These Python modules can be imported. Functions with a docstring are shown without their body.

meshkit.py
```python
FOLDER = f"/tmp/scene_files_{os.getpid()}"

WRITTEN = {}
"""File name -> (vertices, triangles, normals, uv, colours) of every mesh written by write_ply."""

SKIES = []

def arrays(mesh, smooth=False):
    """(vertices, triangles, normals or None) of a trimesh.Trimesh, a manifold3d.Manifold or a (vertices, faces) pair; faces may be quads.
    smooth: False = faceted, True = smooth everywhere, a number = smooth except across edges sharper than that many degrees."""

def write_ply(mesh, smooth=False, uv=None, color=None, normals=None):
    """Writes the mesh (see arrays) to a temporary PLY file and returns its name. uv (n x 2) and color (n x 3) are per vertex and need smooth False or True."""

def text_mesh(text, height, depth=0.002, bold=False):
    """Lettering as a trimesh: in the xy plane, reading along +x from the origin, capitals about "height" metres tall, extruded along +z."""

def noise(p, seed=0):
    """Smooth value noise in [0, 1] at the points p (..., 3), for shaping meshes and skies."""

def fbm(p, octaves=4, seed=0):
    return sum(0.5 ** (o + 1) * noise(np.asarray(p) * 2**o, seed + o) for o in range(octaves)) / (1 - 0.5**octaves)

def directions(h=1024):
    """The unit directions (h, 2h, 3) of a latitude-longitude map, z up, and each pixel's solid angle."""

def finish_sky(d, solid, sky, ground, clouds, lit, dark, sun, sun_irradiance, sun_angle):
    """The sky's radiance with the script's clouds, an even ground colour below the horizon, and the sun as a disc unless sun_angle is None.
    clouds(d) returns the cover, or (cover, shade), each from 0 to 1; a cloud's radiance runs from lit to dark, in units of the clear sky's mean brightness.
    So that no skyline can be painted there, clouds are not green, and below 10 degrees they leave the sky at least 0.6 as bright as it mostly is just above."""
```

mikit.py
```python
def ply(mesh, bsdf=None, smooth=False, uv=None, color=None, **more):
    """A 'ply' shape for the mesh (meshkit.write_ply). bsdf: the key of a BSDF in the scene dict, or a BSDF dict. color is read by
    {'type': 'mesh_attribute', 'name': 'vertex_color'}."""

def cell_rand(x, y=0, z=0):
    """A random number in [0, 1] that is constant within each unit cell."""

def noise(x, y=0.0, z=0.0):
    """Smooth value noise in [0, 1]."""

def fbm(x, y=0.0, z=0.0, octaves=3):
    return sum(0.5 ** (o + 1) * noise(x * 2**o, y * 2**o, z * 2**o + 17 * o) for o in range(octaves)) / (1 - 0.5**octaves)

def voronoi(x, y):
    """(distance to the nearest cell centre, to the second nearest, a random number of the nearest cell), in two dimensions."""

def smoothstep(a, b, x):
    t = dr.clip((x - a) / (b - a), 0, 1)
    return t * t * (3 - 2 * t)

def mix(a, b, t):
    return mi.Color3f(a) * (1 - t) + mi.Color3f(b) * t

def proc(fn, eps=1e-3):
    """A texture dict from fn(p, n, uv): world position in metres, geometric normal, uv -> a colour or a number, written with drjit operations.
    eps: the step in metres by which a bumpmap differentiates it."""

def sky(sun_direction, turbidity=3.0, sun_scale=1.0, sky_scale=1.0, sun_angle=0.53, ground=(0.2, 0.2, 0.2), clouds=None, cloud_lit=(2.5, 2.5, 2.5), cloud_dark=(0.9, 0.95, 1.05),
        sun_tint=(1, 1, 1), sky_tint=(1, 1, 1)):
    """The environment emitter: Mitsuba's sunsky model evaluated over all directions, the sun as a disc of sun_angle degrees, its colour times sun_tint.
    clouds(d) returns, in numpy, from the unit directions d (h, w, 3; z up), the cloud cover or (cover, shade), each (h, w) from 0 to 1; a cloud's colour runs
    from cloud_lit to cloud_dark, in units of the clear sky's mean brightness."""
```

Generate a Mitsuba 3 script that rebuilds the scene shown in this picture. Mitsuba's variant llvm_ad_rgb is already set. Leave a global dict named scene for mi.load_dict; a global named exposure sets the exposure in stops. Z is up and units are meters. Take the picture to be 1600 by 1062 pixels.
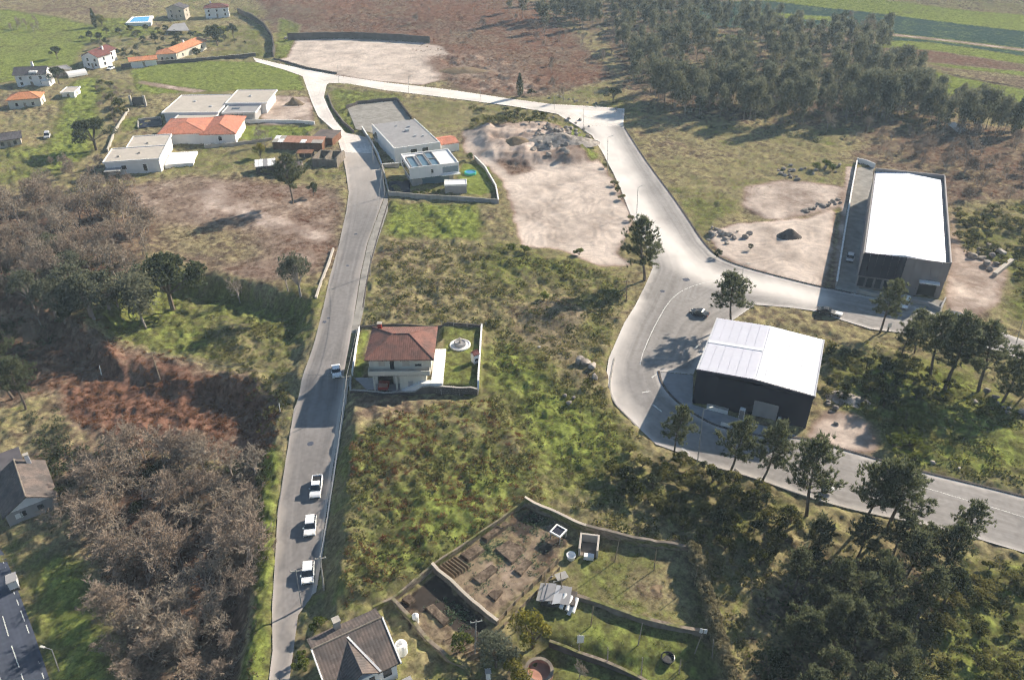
import math, random
import numpy as np, trimesh, mitsuba as mi, drjit as dr
import mikit, meshkit
from mikit import noise, fbm, voronoi, cell_rand, smoothstep, mix
from scipy import ndimage
from scipy.spatial import Delaunay
from shapely.geometry import Polygon, Point, LineString
import shapely

T4 = mi.ScalarTransform4f
scene, labels = {}, {}
# ------------------------------------------------------------------ camera, sky, exposure, air
H_CAM, PITCH, FOCAL = 91.0, math.radians(33.0), 1200.0        # metres, radians, focal length in photo pixels
CT, ST = math.cos(PITCH), math.sin(PITCH)
scene['camera'] = {'type': 'perspective', 'fov': math.degrees(2 * math.atan(800 / FOCAL)), 'fov_axis': 'x', 'near_clip': 1.0, 'far_clip': 8000.0,
                   'to_world': T4().look_at(origin=[0, 0, H_CAM], target=[0, CT, H_CAM - ST], up=[0, 0, 1]),
                   'medium': {'type': 'ref', 'id': 'air'}}
SUN_AZ, SUN_EL = math.radians(38.5), math.radians(28.5)
SUN = [math.cos(SUN_EL) * math.cos(SUN_AZ), math.cos(SUN_EL) * math.sin(SUN_AZ), math.sin(SUN_EL)]
scene['sky'] = mikit.sky(SUN, turbidity=3.0, sky_scale=0.55, sun_tint=(0.86, 0.97, 1.22))
exposure = 2.95
scene['air'] = {'type': 'homogeneous', 'albedo': {'type': 'rgb', 'value': [0.66, 0.84, 1.0]}, 'sigma_t': 0.00024}

# ------------------------------------------------------------------ names, parts, labels
_count = {}
def numbered(name):
    n = _count.get(name, 0); _count[name] = n + 1
    return name if n == 0 else f'{name}_{n:03d}'
def thing(name, label, cat, group=None):
    k = numbered(name); labels[k] = {'label': label, 'category': cat}
    if group: labels[k]['group'] = group
    return k
def put(parent, name, mesh, m, label=None, **kw):
    k = numbered(parent + '__' + name if parent else name)
    scene[k] = mikit.ply(mesh.get() if isinstance(mesh, MB) else mesh, m, **kw)
    if label: labels[k] = {'label': label}
    return k
def struct(name, mesh, m, **kw):
    k = put(None, name, mesh, m, **kw); labels[k] = {'kind': 'structure'}; return k

# ------------------------------------------------------------------ mesh building
class MB:
    def __init__(s, fr=None): s.v, s.f, s.n, s.fr = [], [], 0, fr
    def add(s, v, f):
        v = np.asarray(v, float)
        if s.fr is not None: v = s.fr.w(v)
        s.v.append(v); s.f.append(np.asarray(f, int) + s.n); s.n += len(v); return s
    def get(s): return (np.vstack(s.v), np.vstack(s.f))
    def hexa(s, c):      # 8 corners: bottom ring 0-3, top ring 4-7 (counter-clockwise from above)
        return s.add(c, [[0,2,1],[0,3,2],[4,5,6],[4,6,7],[0,1,5],[0,5,4],[1,2,6],[1,6,5],[2,3,7],[2,7,6],[3,0,4],[3,4,7]])
    def box(s, x0, x1, y0, y1, z0, z1):
        return s.hexa([[x0,y0,z0],[x1,y0,z0],[x1,y1,z0],[x0,y1,z0],[x0,y0,z1],[x1,y0,z1],[x1,y1,z1],[x0,y1,z1]])
    def tube(s, p, q, r0, r1=None, n=7, cap=True):
        r1 = r0 if r1 is None else r1
        p, q = np.asarray(p, float), np.asarray(q, float); d = q - p; d /= np.linalg.norm(d) + 1e-9
        a = np.cross(d, [0,0,1] if abs(d[2]) < .9 else [1,0,0]); a /= np.linalg.norm(a); b = np.cross(d, a)
        t = np.arange(n) * 2 * np.pi / n; ring = np.cos(t)[:,None] * a + np.sin(t)[:,None] * b
        i = np.arange(n); j = (i + 1) % n
        f = np.vstack([np.stack([i, j, j + n], 1), np.stack([i, j + n, i + n], 1)]); v = np.vstack([p + ring * r0, q + ring * r1])
        if cap: v = np.vstack([v, [q], [p]]); f = np.vstack([f, np.stack([i + n, j + n, i * 0 + 2 * n], 1), np.stack([j, i, i * 0 + 2 * n + 1], 1)])
        return s.add(v, f)
    def poly(s, pts, z0, z1):   # prism over a polygon
        P = Polygon(pts)
        m = trimesh.creation.extrude_polygon(P, z1 - z0, engine='earcut'); v = np.array(m.vertices); v[:,2] += z0
        return s.add(v, m.faces)
    def lathe(s, prof, c=(0,0,0), n=20):
        prof = np.asarray(prof, float); k = len(prof); t = np.arange(n) * 2 * np.pi / n
        v = np.stack([prof[:,0,None] * np.cos(t), prof[:,0,None] * np.sin(t), prof[:,1,None] + 0 * t], -1).reshape(-1, 3) + np.asarray(c)
        i, j = np.meshgrid(np.arange(k - 1), np.arange(n), indexing='ij'); j2 = (j + 1) % n
        f = np.vstack([np.stack([i*n+j, i*n+j2, (i+1)*n+j2], -1).reshape(-1,3), np.stack([i*n+j, (i+1)*n+j2, (i+1)*n+j], -1).reshape(-1,3)])
        return s.add(v, f)
    def slab(s, top, th):   # plate with top corners (quad or triangle, counter-clockwise from above), th thick downwards
        t = np.asarray(top, float); n = len(t); b = t - [0, 0, th]; v = np.vstack([b, t]); f = []
        for k in range(1, n - 1): f += [[0, k + 1, k], [n, n + k, n + k + 1]]
        for k in range(n): j = (k + 1) % n; f += [[k, j, n + j], [k, n + j, n + k]]
        return s.add(v, f)
class Fr:     # local frame: x from A towards B, y to the left of it (away from the camera), z up
    def __init__(s, A, B=None, ang=0.0, skew=0.0):      # skew: how far the plan leans out of square, metres per metre of depth
        s.o, s.k = np.asarray(A, float), skew
        if B is not None: d = np.asarray(B, float)[:2] - s.o[:2]; s.W = float(np.hypot(*d)); ang = math.atan2(d[1], d[0])
        s.c, s.s, s.ang = math.cos(ang), math.sin(ang), ang
    def w(s, v):
        v = np.asarray(v, float); v = np.column_stack([v[:,0] + s.k*v[:,1], v[:,1:]])
        return np.stack([s.o[0] + v[:,0]*s.c - v[:,1]*s.s, s.o[1] + v[:,0]*s.s + v[:,1]*s.c, s.o[2] + v[:,2]], 1)
    def inv(s, p):
        d = np.asarray(p, float) - s.o
        return np.array([d[0]*s.c + d[1]*s.s, -d[0]*s.s + d[1]*s.c, d[2]])
    def T(s, scale=1.0): return T4().translate(s.o.tolist()).rotate([0,0,1], math.degrees(s.ang)).scale(scale)

# ------------------------------------------------------------------ surveying: photo pixel -> place on the ground
def un(px, py, z=0.0):
    px, py = np.asarray(px, float), np.asarray(py, float)
    a, b = (px - 800) / FOCAL, (py - 531) / FOCAL
    dx, dy, dz = a, CT - b * ST, -ST - b * CT
    t = (z - H_CAM) / dz
    return np.stack([dx * t, dy * t, z + 0 * t], -1)
def top_h(B, py):     # how high above B a thing is whose top shows on photo row py
    b = (py - 531) / FOCAL
    return B[1] * (b * CT + ST) / (b * ST - CT) + H_CAM - B[2]
# ------------------------------------------------------------------ the lie of the land: (outline, height, softness in metres)
GX0, GX1, GY0, GY1 = -460, 460, 20, 700
def world(poly, z=0.0): return un(*np.array(poly, float).T, z)[:, :2]
def raster(poly):
    P = poly if isinstance(poly, shapely.Geometry) else Polygon(poly if isinstance(poly, np.ndarray) else world(poly)).buffer(0)
    m = np.zeros((GY1 - GY0 + 1, GX1 - GX0 + 1), np.float32)
    x0, y0, x1, y1 = P.bounds
    i0, i1, j0, j1 = max(int(y0) - GY0, 0), min(int(y1) - GY0 + 2, m.shape[0]), max(int(x0) - GX0, 0), min(int(x1) - GX0 + 2, m.shape[1])
    if i1 <= i0 or j1 <= j0: return m
    ys, xs = np.mgrid[i0:i1, j0:j1]
    m[i0:i1, j0:j1] = shapely.contains_xy(P, xs + GX0, ys + GY0)
    return m
RELIEF = [
    ([(-420,1200),(-500,600),(0,560),(60,540),(150,500),(250,424),(330,433),(420,452),(482,470),(474,510),(440,640),(424,720),(408,800),(398,900),(380,1100)], -2.6, 1.6),
    ([(150,500),(250,424),(330,433),(420,452),(474,470),(450,520),(330,560),(200,560)], -1.8, .7),
    ([(-500,470),(0,470),(100,502),(150,536),(230,562),(330,568),(415,604),(398,690),(378,800),(368,900),(350,1100),(-420,1300)], -4.6, 1.5),
    ([(-420,1200),(-500,690),(120,690),(300,720),(360,800),(330,1000),(300,1100)], -1.2, 9.0),
    ([(-420,1300),(-500,800),(0,800),(60,860),(130,1000),(160,1100)], -1.2, 4.0),
    ([(450,600),(545,592),(534,700),(524,800),(512,930),(482,1000),(462,1120),(402,1120),(412,900),(420,800),(436,690)], -2.0, 1.5),
    ([(545,622),(700,622),(770,640),(840,700),(850,780),(640,905),(545,945),(512,935),(524,860),(533,780),(541,700)], 1.3, 1.1),
    ([(735,200),(800,192),(860,190),(905,215),(932,246),(900,258),(850,256),(800,254),(760,245)], 2.4, 2.4),
    ([(805,488),(870,468),(925,492),(895,512),(830,505)], 1.3, 1.6),
    ([(662,612),(656,600),(668,592),(692,515),(753,517),(747,611)], 1.5, .45),
    ([(556,615),(700,614),(750,613),(700,640),(560,665)], -1.0, 2.0),
    ([(815,985),(1000,1030),(1120,1010),(1140,1120),(700,1120),(760,1000)], -1.2, 0.7),
    ([(1050,0),(1900,0),(1900,230),(1600,200),(1480,180),(1380,120),(1250,70)], -5.0, 14.0),
    ([(-100,100),(0,60),(420,0),(380,-40),(-300,-40)], 5.0, 22.0),
    ([(390,0),(380,-30),(800,-30),(880,40),(700,45),(450,40)], 4.0, 10.0),
    ([(985,560),(1005,672),(1100,735),(1240,790),(1130,800),(960,700),(930,600)], -0.9, 3.0),
    ([(1250,820),(1500,870),(1650,900),(1650,1150),(1150,1150),(1160,900)], -1.5, 6.0),
]
ZG = np.zeros((GY1 - GY0 + 1, GX1 - GX0 + 1), np.float32)
for poly, h, soft in RELIEF: ZG += h * ndimage.gaussian_filter(raster(poly), soft)
def Z(x, y):
    x, y = np.asarray(x, float), np.asarray(y, float)
    return ndimage.map_coordinates(ZG, [np.atleast_1d(y) - GY0, np.atleast_1d(x) - GX0], order=1, mode='nearest').reshape(x.shape)
def at(px, py, dz=0.0):
    z = 0.0
    for _ in range(8): p = un(px, py, z); z = Z(p[..., 0], p[..., 1])
    return np.stack([p[..., 0], p[..., 1], z + dz], -1)
def ats(pts, dz=0.0): return at(*np.array(pts, float).T, dz)
def gz(x, y): return float(Z(np.array([x]), np.array([y]))[0])

# ------------------------------------------------------------------ paved outlines
MAIN = [(417,1085),(426,1016),(425,950),(428,896),(434,796),(445,730),(452,683),(459,640),(470,600),(481,565),(492,532),(505,480),(516,430),(530,380),(541,330),(545,300),(540,266),(534,236),(527,205),
        (577,215),(585,240),(597,266),(603,300),(592,330),(574,380),(563,430),(555,480),(547,532),(537,590),(530,640),(521,700),(512,760),(505,820),(498,880),(488,930),(466,960),(459,1016),(449,1085)]
LINK = [(395,90),(428,98),(470,107),(525,118),(600,129),(700,140),(800,155),(862,163),(920,166),(976,170),(974,196),(903,198),(870,178),(800,166),(700,153),(600,141),(545,131),(515,130),(505,136),(472,119),(440,108),(400,97)]
LANE = [(470,111),(512,127),(506,152),(512,166),(522,186),(540,208),(577,216),(584,240),(534,238),(524,206),(497,182),(487,160),(480,140)]
LOOP = [(903,198),(925,212),(940,236),(957,268),(970,296),(985,335),(1008,378),(1020,418),(1008,446),(992,478),(975,505),(963,532),(951,560),(948,580),(951,605),(960,630),(976,646),(997,668),(1025,694),(1065,708),(1112,728),(1175,745),(1250,772),(1330,796),(1430,816),(1510,836),(1660,880),
        (1660,790),(1600,776),(1550,763),(1500,751),(1450,739),(1400,726),(1350,711),(1295,696),(1252,683),(1200,684),(1125,668),(1100,656),(1075,641),(1050,621),(1034,600),(1029,580),(1083,585),(1112,520),(1150,497),(1180,476),(1230,480),(1268,485),(1360,514),(1440,524),(1500,530),(1560,549),(1660,580),
        (1660,548),(1600,531),(1530,507),(1475,491),(1400,472),(1330,458),(1275,447),(1200,428),(1150,414),(1120,401),(1098,378),(1075,342),(1050,306),(1018,264),(996,232),(980,208),(974,196)]
HIGHWAY = [(-120,700),(-40,800),(8,868),(30,925),(52,985),(75,1055),(110,1160),(-160,1160),(-200,800)]
COURT = [(543,170),(560,160),(622,157),(642,186),(604,196),(600,214),(583,208),(556,202)]
VERGE = [(606,300),(606,330),(589,380),(575,430),(569,480),(560,520),(548,520),(556,480),(564,430),(575,380),(593,330),(604,300)]
WALK = [(536,590),(545,592),(531,690),(520,760),(505,860),(494,925),(486,930),(497,880),(504,820),(511,760),(520,700),(529,640)]
APRON1 = [(1083,586),(1082,632),(1250,682),(1250,681),(1200,683),(1125,667),(1100,655),(1075,640),(1051,620),(1036,600),(1031,581)]
APRON2 = [(1340,262),(1365,262),(1352,395),(1342,450),(1476,470),(1470,491),(1400,471),(1330,457),(1305,452),(1312,400),(1322,330)]
YARD_H1 = [(553,590),(572,608),(660,613),(655,600),(640,590),(572,590)]
ZPAV = np.zeros_like(ZG)
def region(poly): return Polygon(ats(poly)[:, :2]).buffer(0)
for poly in (MAIN, LINK, LANE, LOOP, HIGHWAY, COURT, VERGE, WALK, APRON1, APRON2, YARD_H1): ZPAV = np.maximum(ZPAV, raster(region(poly).buffer(.35)))
ZPAV = ndimage.gaussian_filter(ZPAV, 0.5)

# ------------------------------------------------------------------ ground cover: (outline, bare soil -1..1, greenness 0..1); plant cover grows in a soft edge between them; bare soil below zero is dark soil and painted shade
COVER = [
    ([(-500,1200),(-500,-60),(2200,-60),(2200,1200)], .10, .50, 0),
    ([(0,15),(150,40),(200,50),(130,70),(110,110),(0,130),(-200,130),(-200,30)], 0, .93, 1.5),
    ([(-200,-20),(220,-20),(240,20),(150,40),(0,14),(-200,30)], .28, .35, 2.5),
    ([(150,30),(190,30),(260,50),(220,60),(160,55)], 0, .85, 1.5),
    ([(205,110),(250,100),(330,96),(430,99),(466,118),(476,142),(400,140),(250,146),(215,140)], 0, .97, .8),
    ([(215,125),(280,135),(330,142),(300,146),(215,132)], .55, .5, .8),
    ([(115,128),(150,118),(152,190),(135,240),(80,270),(70,240),(90,190)], .0, .95, 1.5),
    ([(0,235),(70,225),(110,240),(60,275),(0,290),(-60,290)], .05, .72, 2),
    ([(330,40),(410,40),(415,88),(330,92)], .12, .62, 2),
    ([(390,-20),(820,-20),(900,60),(960,120),(860,150),(760,140),(690,90),(560,60),(430,50)], .30, .12, 3),
    ([(440,-20),(760,-20),(800,30),(640,40),(470,30)], .12, .10, 2),
    ([(450,60),(560,60),(640,64),(690,74),(710,92),(700,122),(660,133),(600,128),(525,118),(470,107),(438,95)], .95, .4, .9),
    ([(660,90),(760,80),(820,110),(860,150),(800,152),(720,140),(690,125)], .42, .18, 2.5),
    ([(436,28),(470,40),(448,92),(430,92)], .05, .8, 1),
    ([(400,148),(485,152),(492,190),(410,196)], .72, .3, 1),
    ([(370,196),(490,196),(480,208),(430,215),(372,218)], 0, .95, .5),
    ([(190,185),(225,180),(220,200),(190,205)], .1, .8, .6),
    ([(300,225),(420,228),(430,262),(330,275),(290,262)], .22, .6, 2),
    ([(180,290),(300,270),(420,285),(520,290),(541,310),(528,370),(505,430),(420,448),(330,430),(240,390),(190,340)], .44, .26, 2.0),
    ([(300,300),(340,285),(400,330),(480,350),(520,370),(500,378),(400,345),(330,325)], .62, .3, 1.0),
    ([(240,345),(380,360),(420,400),(330,420),(250,385)], .30, .42, 3),
    ([(140,480),(230,440),(300,440),(480,485),(470,545),(400,560),(250,550),(160,520)], .02, .82, 2),
    ([(330,490),(470,500),(450,640),(430,680),(380,600),(320,560)], .06, .58, 3),
    ([(85,596),(200,576),(390,585),(434,640),(425,700),(250,705),(115,665)], .03, .04, 1.5),
    ([(0,560),(60,530),(150,515),(300,570),(400,600),(380,590),(200,590),(90,605),(0,640)], -.2, .10, 1.5),  # dark hollow under the bank, its cast shade painted into the ground
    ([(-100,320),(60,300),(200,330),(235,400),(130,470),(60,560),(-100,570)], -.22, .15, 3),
    ([(60,860),(160,900),(200,1080),(90,1080)], -.05, .97, 2),
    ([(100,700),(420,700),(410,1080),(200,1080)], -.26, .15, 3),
    ([(410,700),(436,700),(424,900),(420,1080),(370,1080),(400,960)], -.05, .95, .8),
    ([(608,318),(745,322),(760,350),(740,375),(604,372)], 0, .95, 1.5),
    ([(745,320),(790,330),(808,372),(760,376)], .12, .40, 1.5),
    ([(600,374),(760,380),(780,440),(760,500),(575,508),(575,440)], .08, .52, 2.5),
    ([(760,385),(930,420),(985,440),(960,520),(930,570),(880,560),(800,520),(760,470)], .04, .66, 3),
    ([(800,480),(870,465),(930,490),(900,530),(940,600),(900,600),(850,560),(790,540)], .40, .48, 1.4),
    ([(760,520),(830,560),(930,640),(1000,700),(940,740),(860,760),(820,700),(760,600)], 0, .84, 3),
    ([(830,620),(920,660),(990,700),(900,700),(840,680)], 0, .95, 2.5),
    ([(545,690),(600,640),(760,620),(830,700),(840,770),(760,840),(640,910),(540,950)], .05, .62, 3),
    ([(700,745),(830,700),(860,760),(760,840),(650,900),(545,930),(545,860)], -.02, .86, 4),
    ([(556,612),(700,614),(640,645),(560,660)], .12, .35, 1),
    ([(692,515),(753,517),(747,612),(660,612),(668,592),(686,590)], 0, .80, .15),
    ([(560,518),(575,518),(566,590),(552,590)], 0, .9, .3),
    ([(722,205),(760,194),(850,188),(900,210),(932,245),(946,262),(980,320),(988,350),(965,398),(992,415),(940,418),(880,392),(815,386),(800,330),(785,282),(762,262),(726,238)], .92, .4, 1.0),
    ([(735,198),(800,192),(860,190),(905,213),(934,246),(900,258),(850,258),(800,262),(760,248)], .66, .3, 1.5),
    ([(770,248),(822,250),(838,268),(800,275)], .36, .15, .8),
    ([(630,155),(730,160),(735,185),(700,200),(660,190)], .30, .6, 1.5),
    ([(730,165),(800,168),(870,182),(885,195),(800,190),(735,205)], .10, .55, 1.2),
    ([(520,138),(620,146),(640,158),(560,160),(543,172),(556,205),(540,206),(520,175)], .05, .8, .8),
    ([(726,255),(765,262),(770,302),(730,306),(716,280)], 0, .97, .15),
    ([(880,195),(905,205),(935,245),(925,255),(900,225)], 0, .93, .8),
    ([(980,195),(1060,195),(1200,210),(1320,250),(1322,290),(1225,280),(1165,292),(1160,322),(1140,345),(1090,345),(1050,300)], .22, .46, 2.5),
    ([(1040,290),(1140,300),(1150,340),(1095,355)], .12, .64, 2),
    ([(1165,292),(1225,280),(1322,292),(1312,322),(1260,336),(1200,342),(1160,322)], .80, .4, 1.2),
    ([(1150,348),(1200,345),(1262,340),(1305,326),(1300,400),(1285,450),(1200,426),(1152,412),(1122,396),(1108,362)], .95, .4, .8),
    ([(1322,262),(1365,262),(1352,395),(1342,450),(1300,452)], .72, .4, .4),
    ([(1484,275),(1500,300),(1505,380),(1580,420),(1565,470),(1515,506),(1478,492)], .74, .45, 1.2),
    ([(1258,684),(1285,640),(1340,640),(1372,658),(1380,700),(1365,714),(1300,697)], .82, .45, .8),
    ([(1280,540),(1450,560),(1600,650),(1600,770),(1390,720),(1370,660),(1290,630)], .04, .78, 3),
    ([(1110,520),(1150,500),(1290,530),(1280,560)], .1, .7, 1),
    ([(1000,700),(1150,750),(1260,800),(1200,850),(1150,1080),(1100,860),(960,800),(880,790)], .06, .68, 3),
    ([(1490,860),(1640,880),(1640,1080),(1390,1080),(1450,960)], .05, .72, 2),
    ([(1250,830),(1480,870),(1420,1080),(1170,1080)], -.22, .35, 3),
    ([(880,850),(1060,870),(1110,960),(1090,985),(900,935),(870,890)], .08, .66, .6),
    ([(985,905),(1045,905),(1040,935),(990,930)], .3, .35, 1.0),
    ([(800,960),(870,945),(1100,1000),(1120,1080),(880,1080),(800,1000)], .04, .74, .8),
    ([(820,790),(890,822),(870,880),(770,970),(680,890)], .47, .42, .4),
    ([(830,795),(858,812),(820,845),(792,825)], -.5, .3, .4),
    ([(775,835),(810,850),(780,880),(745,862)], -.2, .5, .3),
    ([(680,895),(765,975),(745,1040),(640,990),(620,940)], -.6, .3, .4),
    ([(640,950),(690,970),(740,1010),(710,1030),(650,990)], .4, .35, .4),
    ([(870,830),(890,850),(850,880),(832,872)], -.4, .3, .4),
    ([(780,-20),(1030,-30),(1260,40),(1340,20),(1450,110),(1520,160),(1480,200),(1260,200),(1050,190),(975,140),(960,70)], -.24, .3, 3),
    ([(1330,190),(1640,200),(1640,330),(1500,320),(1330,250)], .26, .24, 4),
    ([(1490,320),(1640,320),(1640,520),(1580,500),(1590,420),(1510,390)], .06, .62, 2),
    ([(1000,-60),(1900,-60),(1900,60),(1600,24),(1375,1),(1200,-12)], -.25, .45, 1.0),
    ([(1150,-8),(1240,-2),(1375,1),(1600,24),(1800,48),(1800,78),(1600,49),(1360,19),(1200,3)], 0, .95, .7),
    ([(1060,2),(1200,3),(1360,19),(1600,49),(1800,78),(1800,104),(1600,76),(1490,63),(1370,50),(1300,42),(1080,40)], -.42, .85, .7),  # valley grass lying in shade, the shade painted as dark teal
    ([(1190,19),(1303,27),(1303,33),(1190,26)], 0, .93, .5),
    ([(1108,52),(1150,56),(1192,65),(1150,66)], 0, .95, .6),
    ([(1368,50),(1490,63),(1600,77),(1800,104),(1800,108),(1600,80),(1490,66),(1368,53)], .7, .4, .4),
    ([(1368,54),(1490,67),(1600,81),(1800,110),(1800,118),(1600,88),(1450,66),(1368,63)], -.4, .9, .5),  # thin strip, the same valley shade put into the grass colour
    ([(1368,63),(1450,66),(1600,89),(1800,120),(1800,132),(1600,100),(1450,78),(1372,75)], 0, .95, .5),
    ([(1380,76),(1450,79),(1600,101),(1800,134),(1800,150),(1600,113),(1445,97)], .20, .15, .6),
    ([(1445,98),(1600,112),(1800,150),(1800,156),(1600,119),(1480,106)], .05, .80, .5),
    ([(1435,99),(1480,106),(1600,119),(1800,158),(1800,176),(1600,136),(1500,118)], .30, .30, .5),
    ([(1430,101),(1500,118),(1600,136),(1800,176),(1800,180),(1600,140),(1500,122)], -.4, .4, .4),
    ([(1430,105),(1500,122),(1600,140),(1800,182),(1800,235),(1600,190),(1520,165),(1465,140)], 0, .93, .8),
]
BG, VG = np.full_like(ZG, .1), np.full_like(ZG, .5)
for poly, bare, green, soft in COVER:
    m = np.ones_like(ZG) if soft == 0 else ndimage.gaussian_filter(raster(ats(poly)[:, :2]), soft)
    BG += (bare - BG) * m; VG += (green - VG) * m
def grid_at(G, x, y): return ndimage.map_coordinates(G, [np.asarray(y, float) - GY0, np.asarray(x, float) - GX0], order=1, mode='nearest')

def lumps(x, y):      # knee-high relief of the plant cover; almost none on bare or mown ground
    P = np.stack([x, y, 0 * x], -1)
    bare, green = grid_at(BG, x, y), grid_at(VG, x, y)
    rough = np.clip(1 - np.abs(bare) * 1.7, .05, 1) * (1 - .9 * grid_at(_mown, x, y))
    h = (meshkit.fbm(P / 5.0, 3, 3) - .5) * 1.1 + (meshkit.noise(P / 1.1, 9) - .5) * .6 + (meshkit.noise(P / 2.4, 29) - .5) * .8
    big = (meshkit.fbm(P / 38.0, 2, 5) - .5) * 1.6 * np.clip((np.hypot(x, y) - 60) / 100, .2, 1)
    dirt = (meshkit.fbm(P / 3.0, 3, 4) - .5) * .35 * np.clip(bare * 1.5, 0, 1)
    furrow = np.sin((np.hypot(x + 118, y - 262)) * 2 * np.pi / 2.6) * .22 * FURROW(x, y)
    dirt = dirt + (meshkit.fbm(P / 4.5, 4, 14) - .45) * 3.2 * grid_at(_churned, x, y)
    track = np.sin(meshkit.fbm(P / 16.0, 3, 11) * 75) * .07 * grid_at(_fm2, x, y)
    return h * rough + track + big * np.clip(1 - np.abs(bare), .15, 1) * (1 - .85 * grid_at(_mown, x, y)) + dirt + furrow
_fm = ndimage.gaussian_filter(raster(ats([(200,300),(300,285),(420,300),(525,300),(515,360),(495,430),(420,440),(330,425),(250,385)])[:, :2]), 2.0)
_fm2 = ndimage.gaussian_filter(sum(raster(ats(p)[:, :2]) for p in ([(450,66),(680,72),(690,120),(600,124),(470,104)], [(1125,365),(1290,350),(1270,435),(1160,405)], [(795,285),(930,265),(975,330),(950,395),(820,378)])), 2.0)
_mown = ndimage.gaussian_filter(np.clip(sum(raster(ats(p)[:, :2]) for p in ([(880,850),(1060,870),(1110,960),(1090,985),(900,935),(870,890)], [(800,960),(870,945),(1100,1000),(1120,1080),(880,1080)], [(692,515),(753,517),(747,612),(660,612),(668,592),(686,590)],
    [(205,110),(250,100),(330,96),(430,99),(466,118),(476,142),(250,146)], [(-200,30),(0,15),(150,40),(200,50),(130,70),(110,110),(0,130),(-200,130)], [(820,790),(890,822),(870,880),(770,970),(680,890)], [(726,255),(765,262),(770,302),(716,302)], [(1060,0),(1900,-40),(1900,260),(1600,190),(1430,105),(1350,60)], [(60,860),(160,900),(200,1080),(90,1080)])), 0, 1), 0.7)
_churned = ndimage.gaussian_filter(np.clip(sum(raster(ats(p)[:, :2]) for p in ([(735,200),(800,192),(860,190),(905,215),(932,246),(900,262),(850,258),(800,262),(760,248)], [(690,88),(770,85),(850,120),(860,148),(780,148),(700,128)])), 0, 1), 1.5)
def FURROW(x, y): return grid_at(_fm, x, y)
def ground_height(x, y):
    pav = np.clip(grid_at(ZPAV, x, y) * 1.35, 0, 1)
    return Z(x, y) + lumps(x, y) * (1 - pav) - .14 * pav
ys = np.concatenate([[-900, -500, -200, 0, 25, 38], 44 * np.exp(np.linspace(0, np.log(690 / 44), 640)), [760, 900, 1200, 1800, 2600, 3500]])
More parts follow.
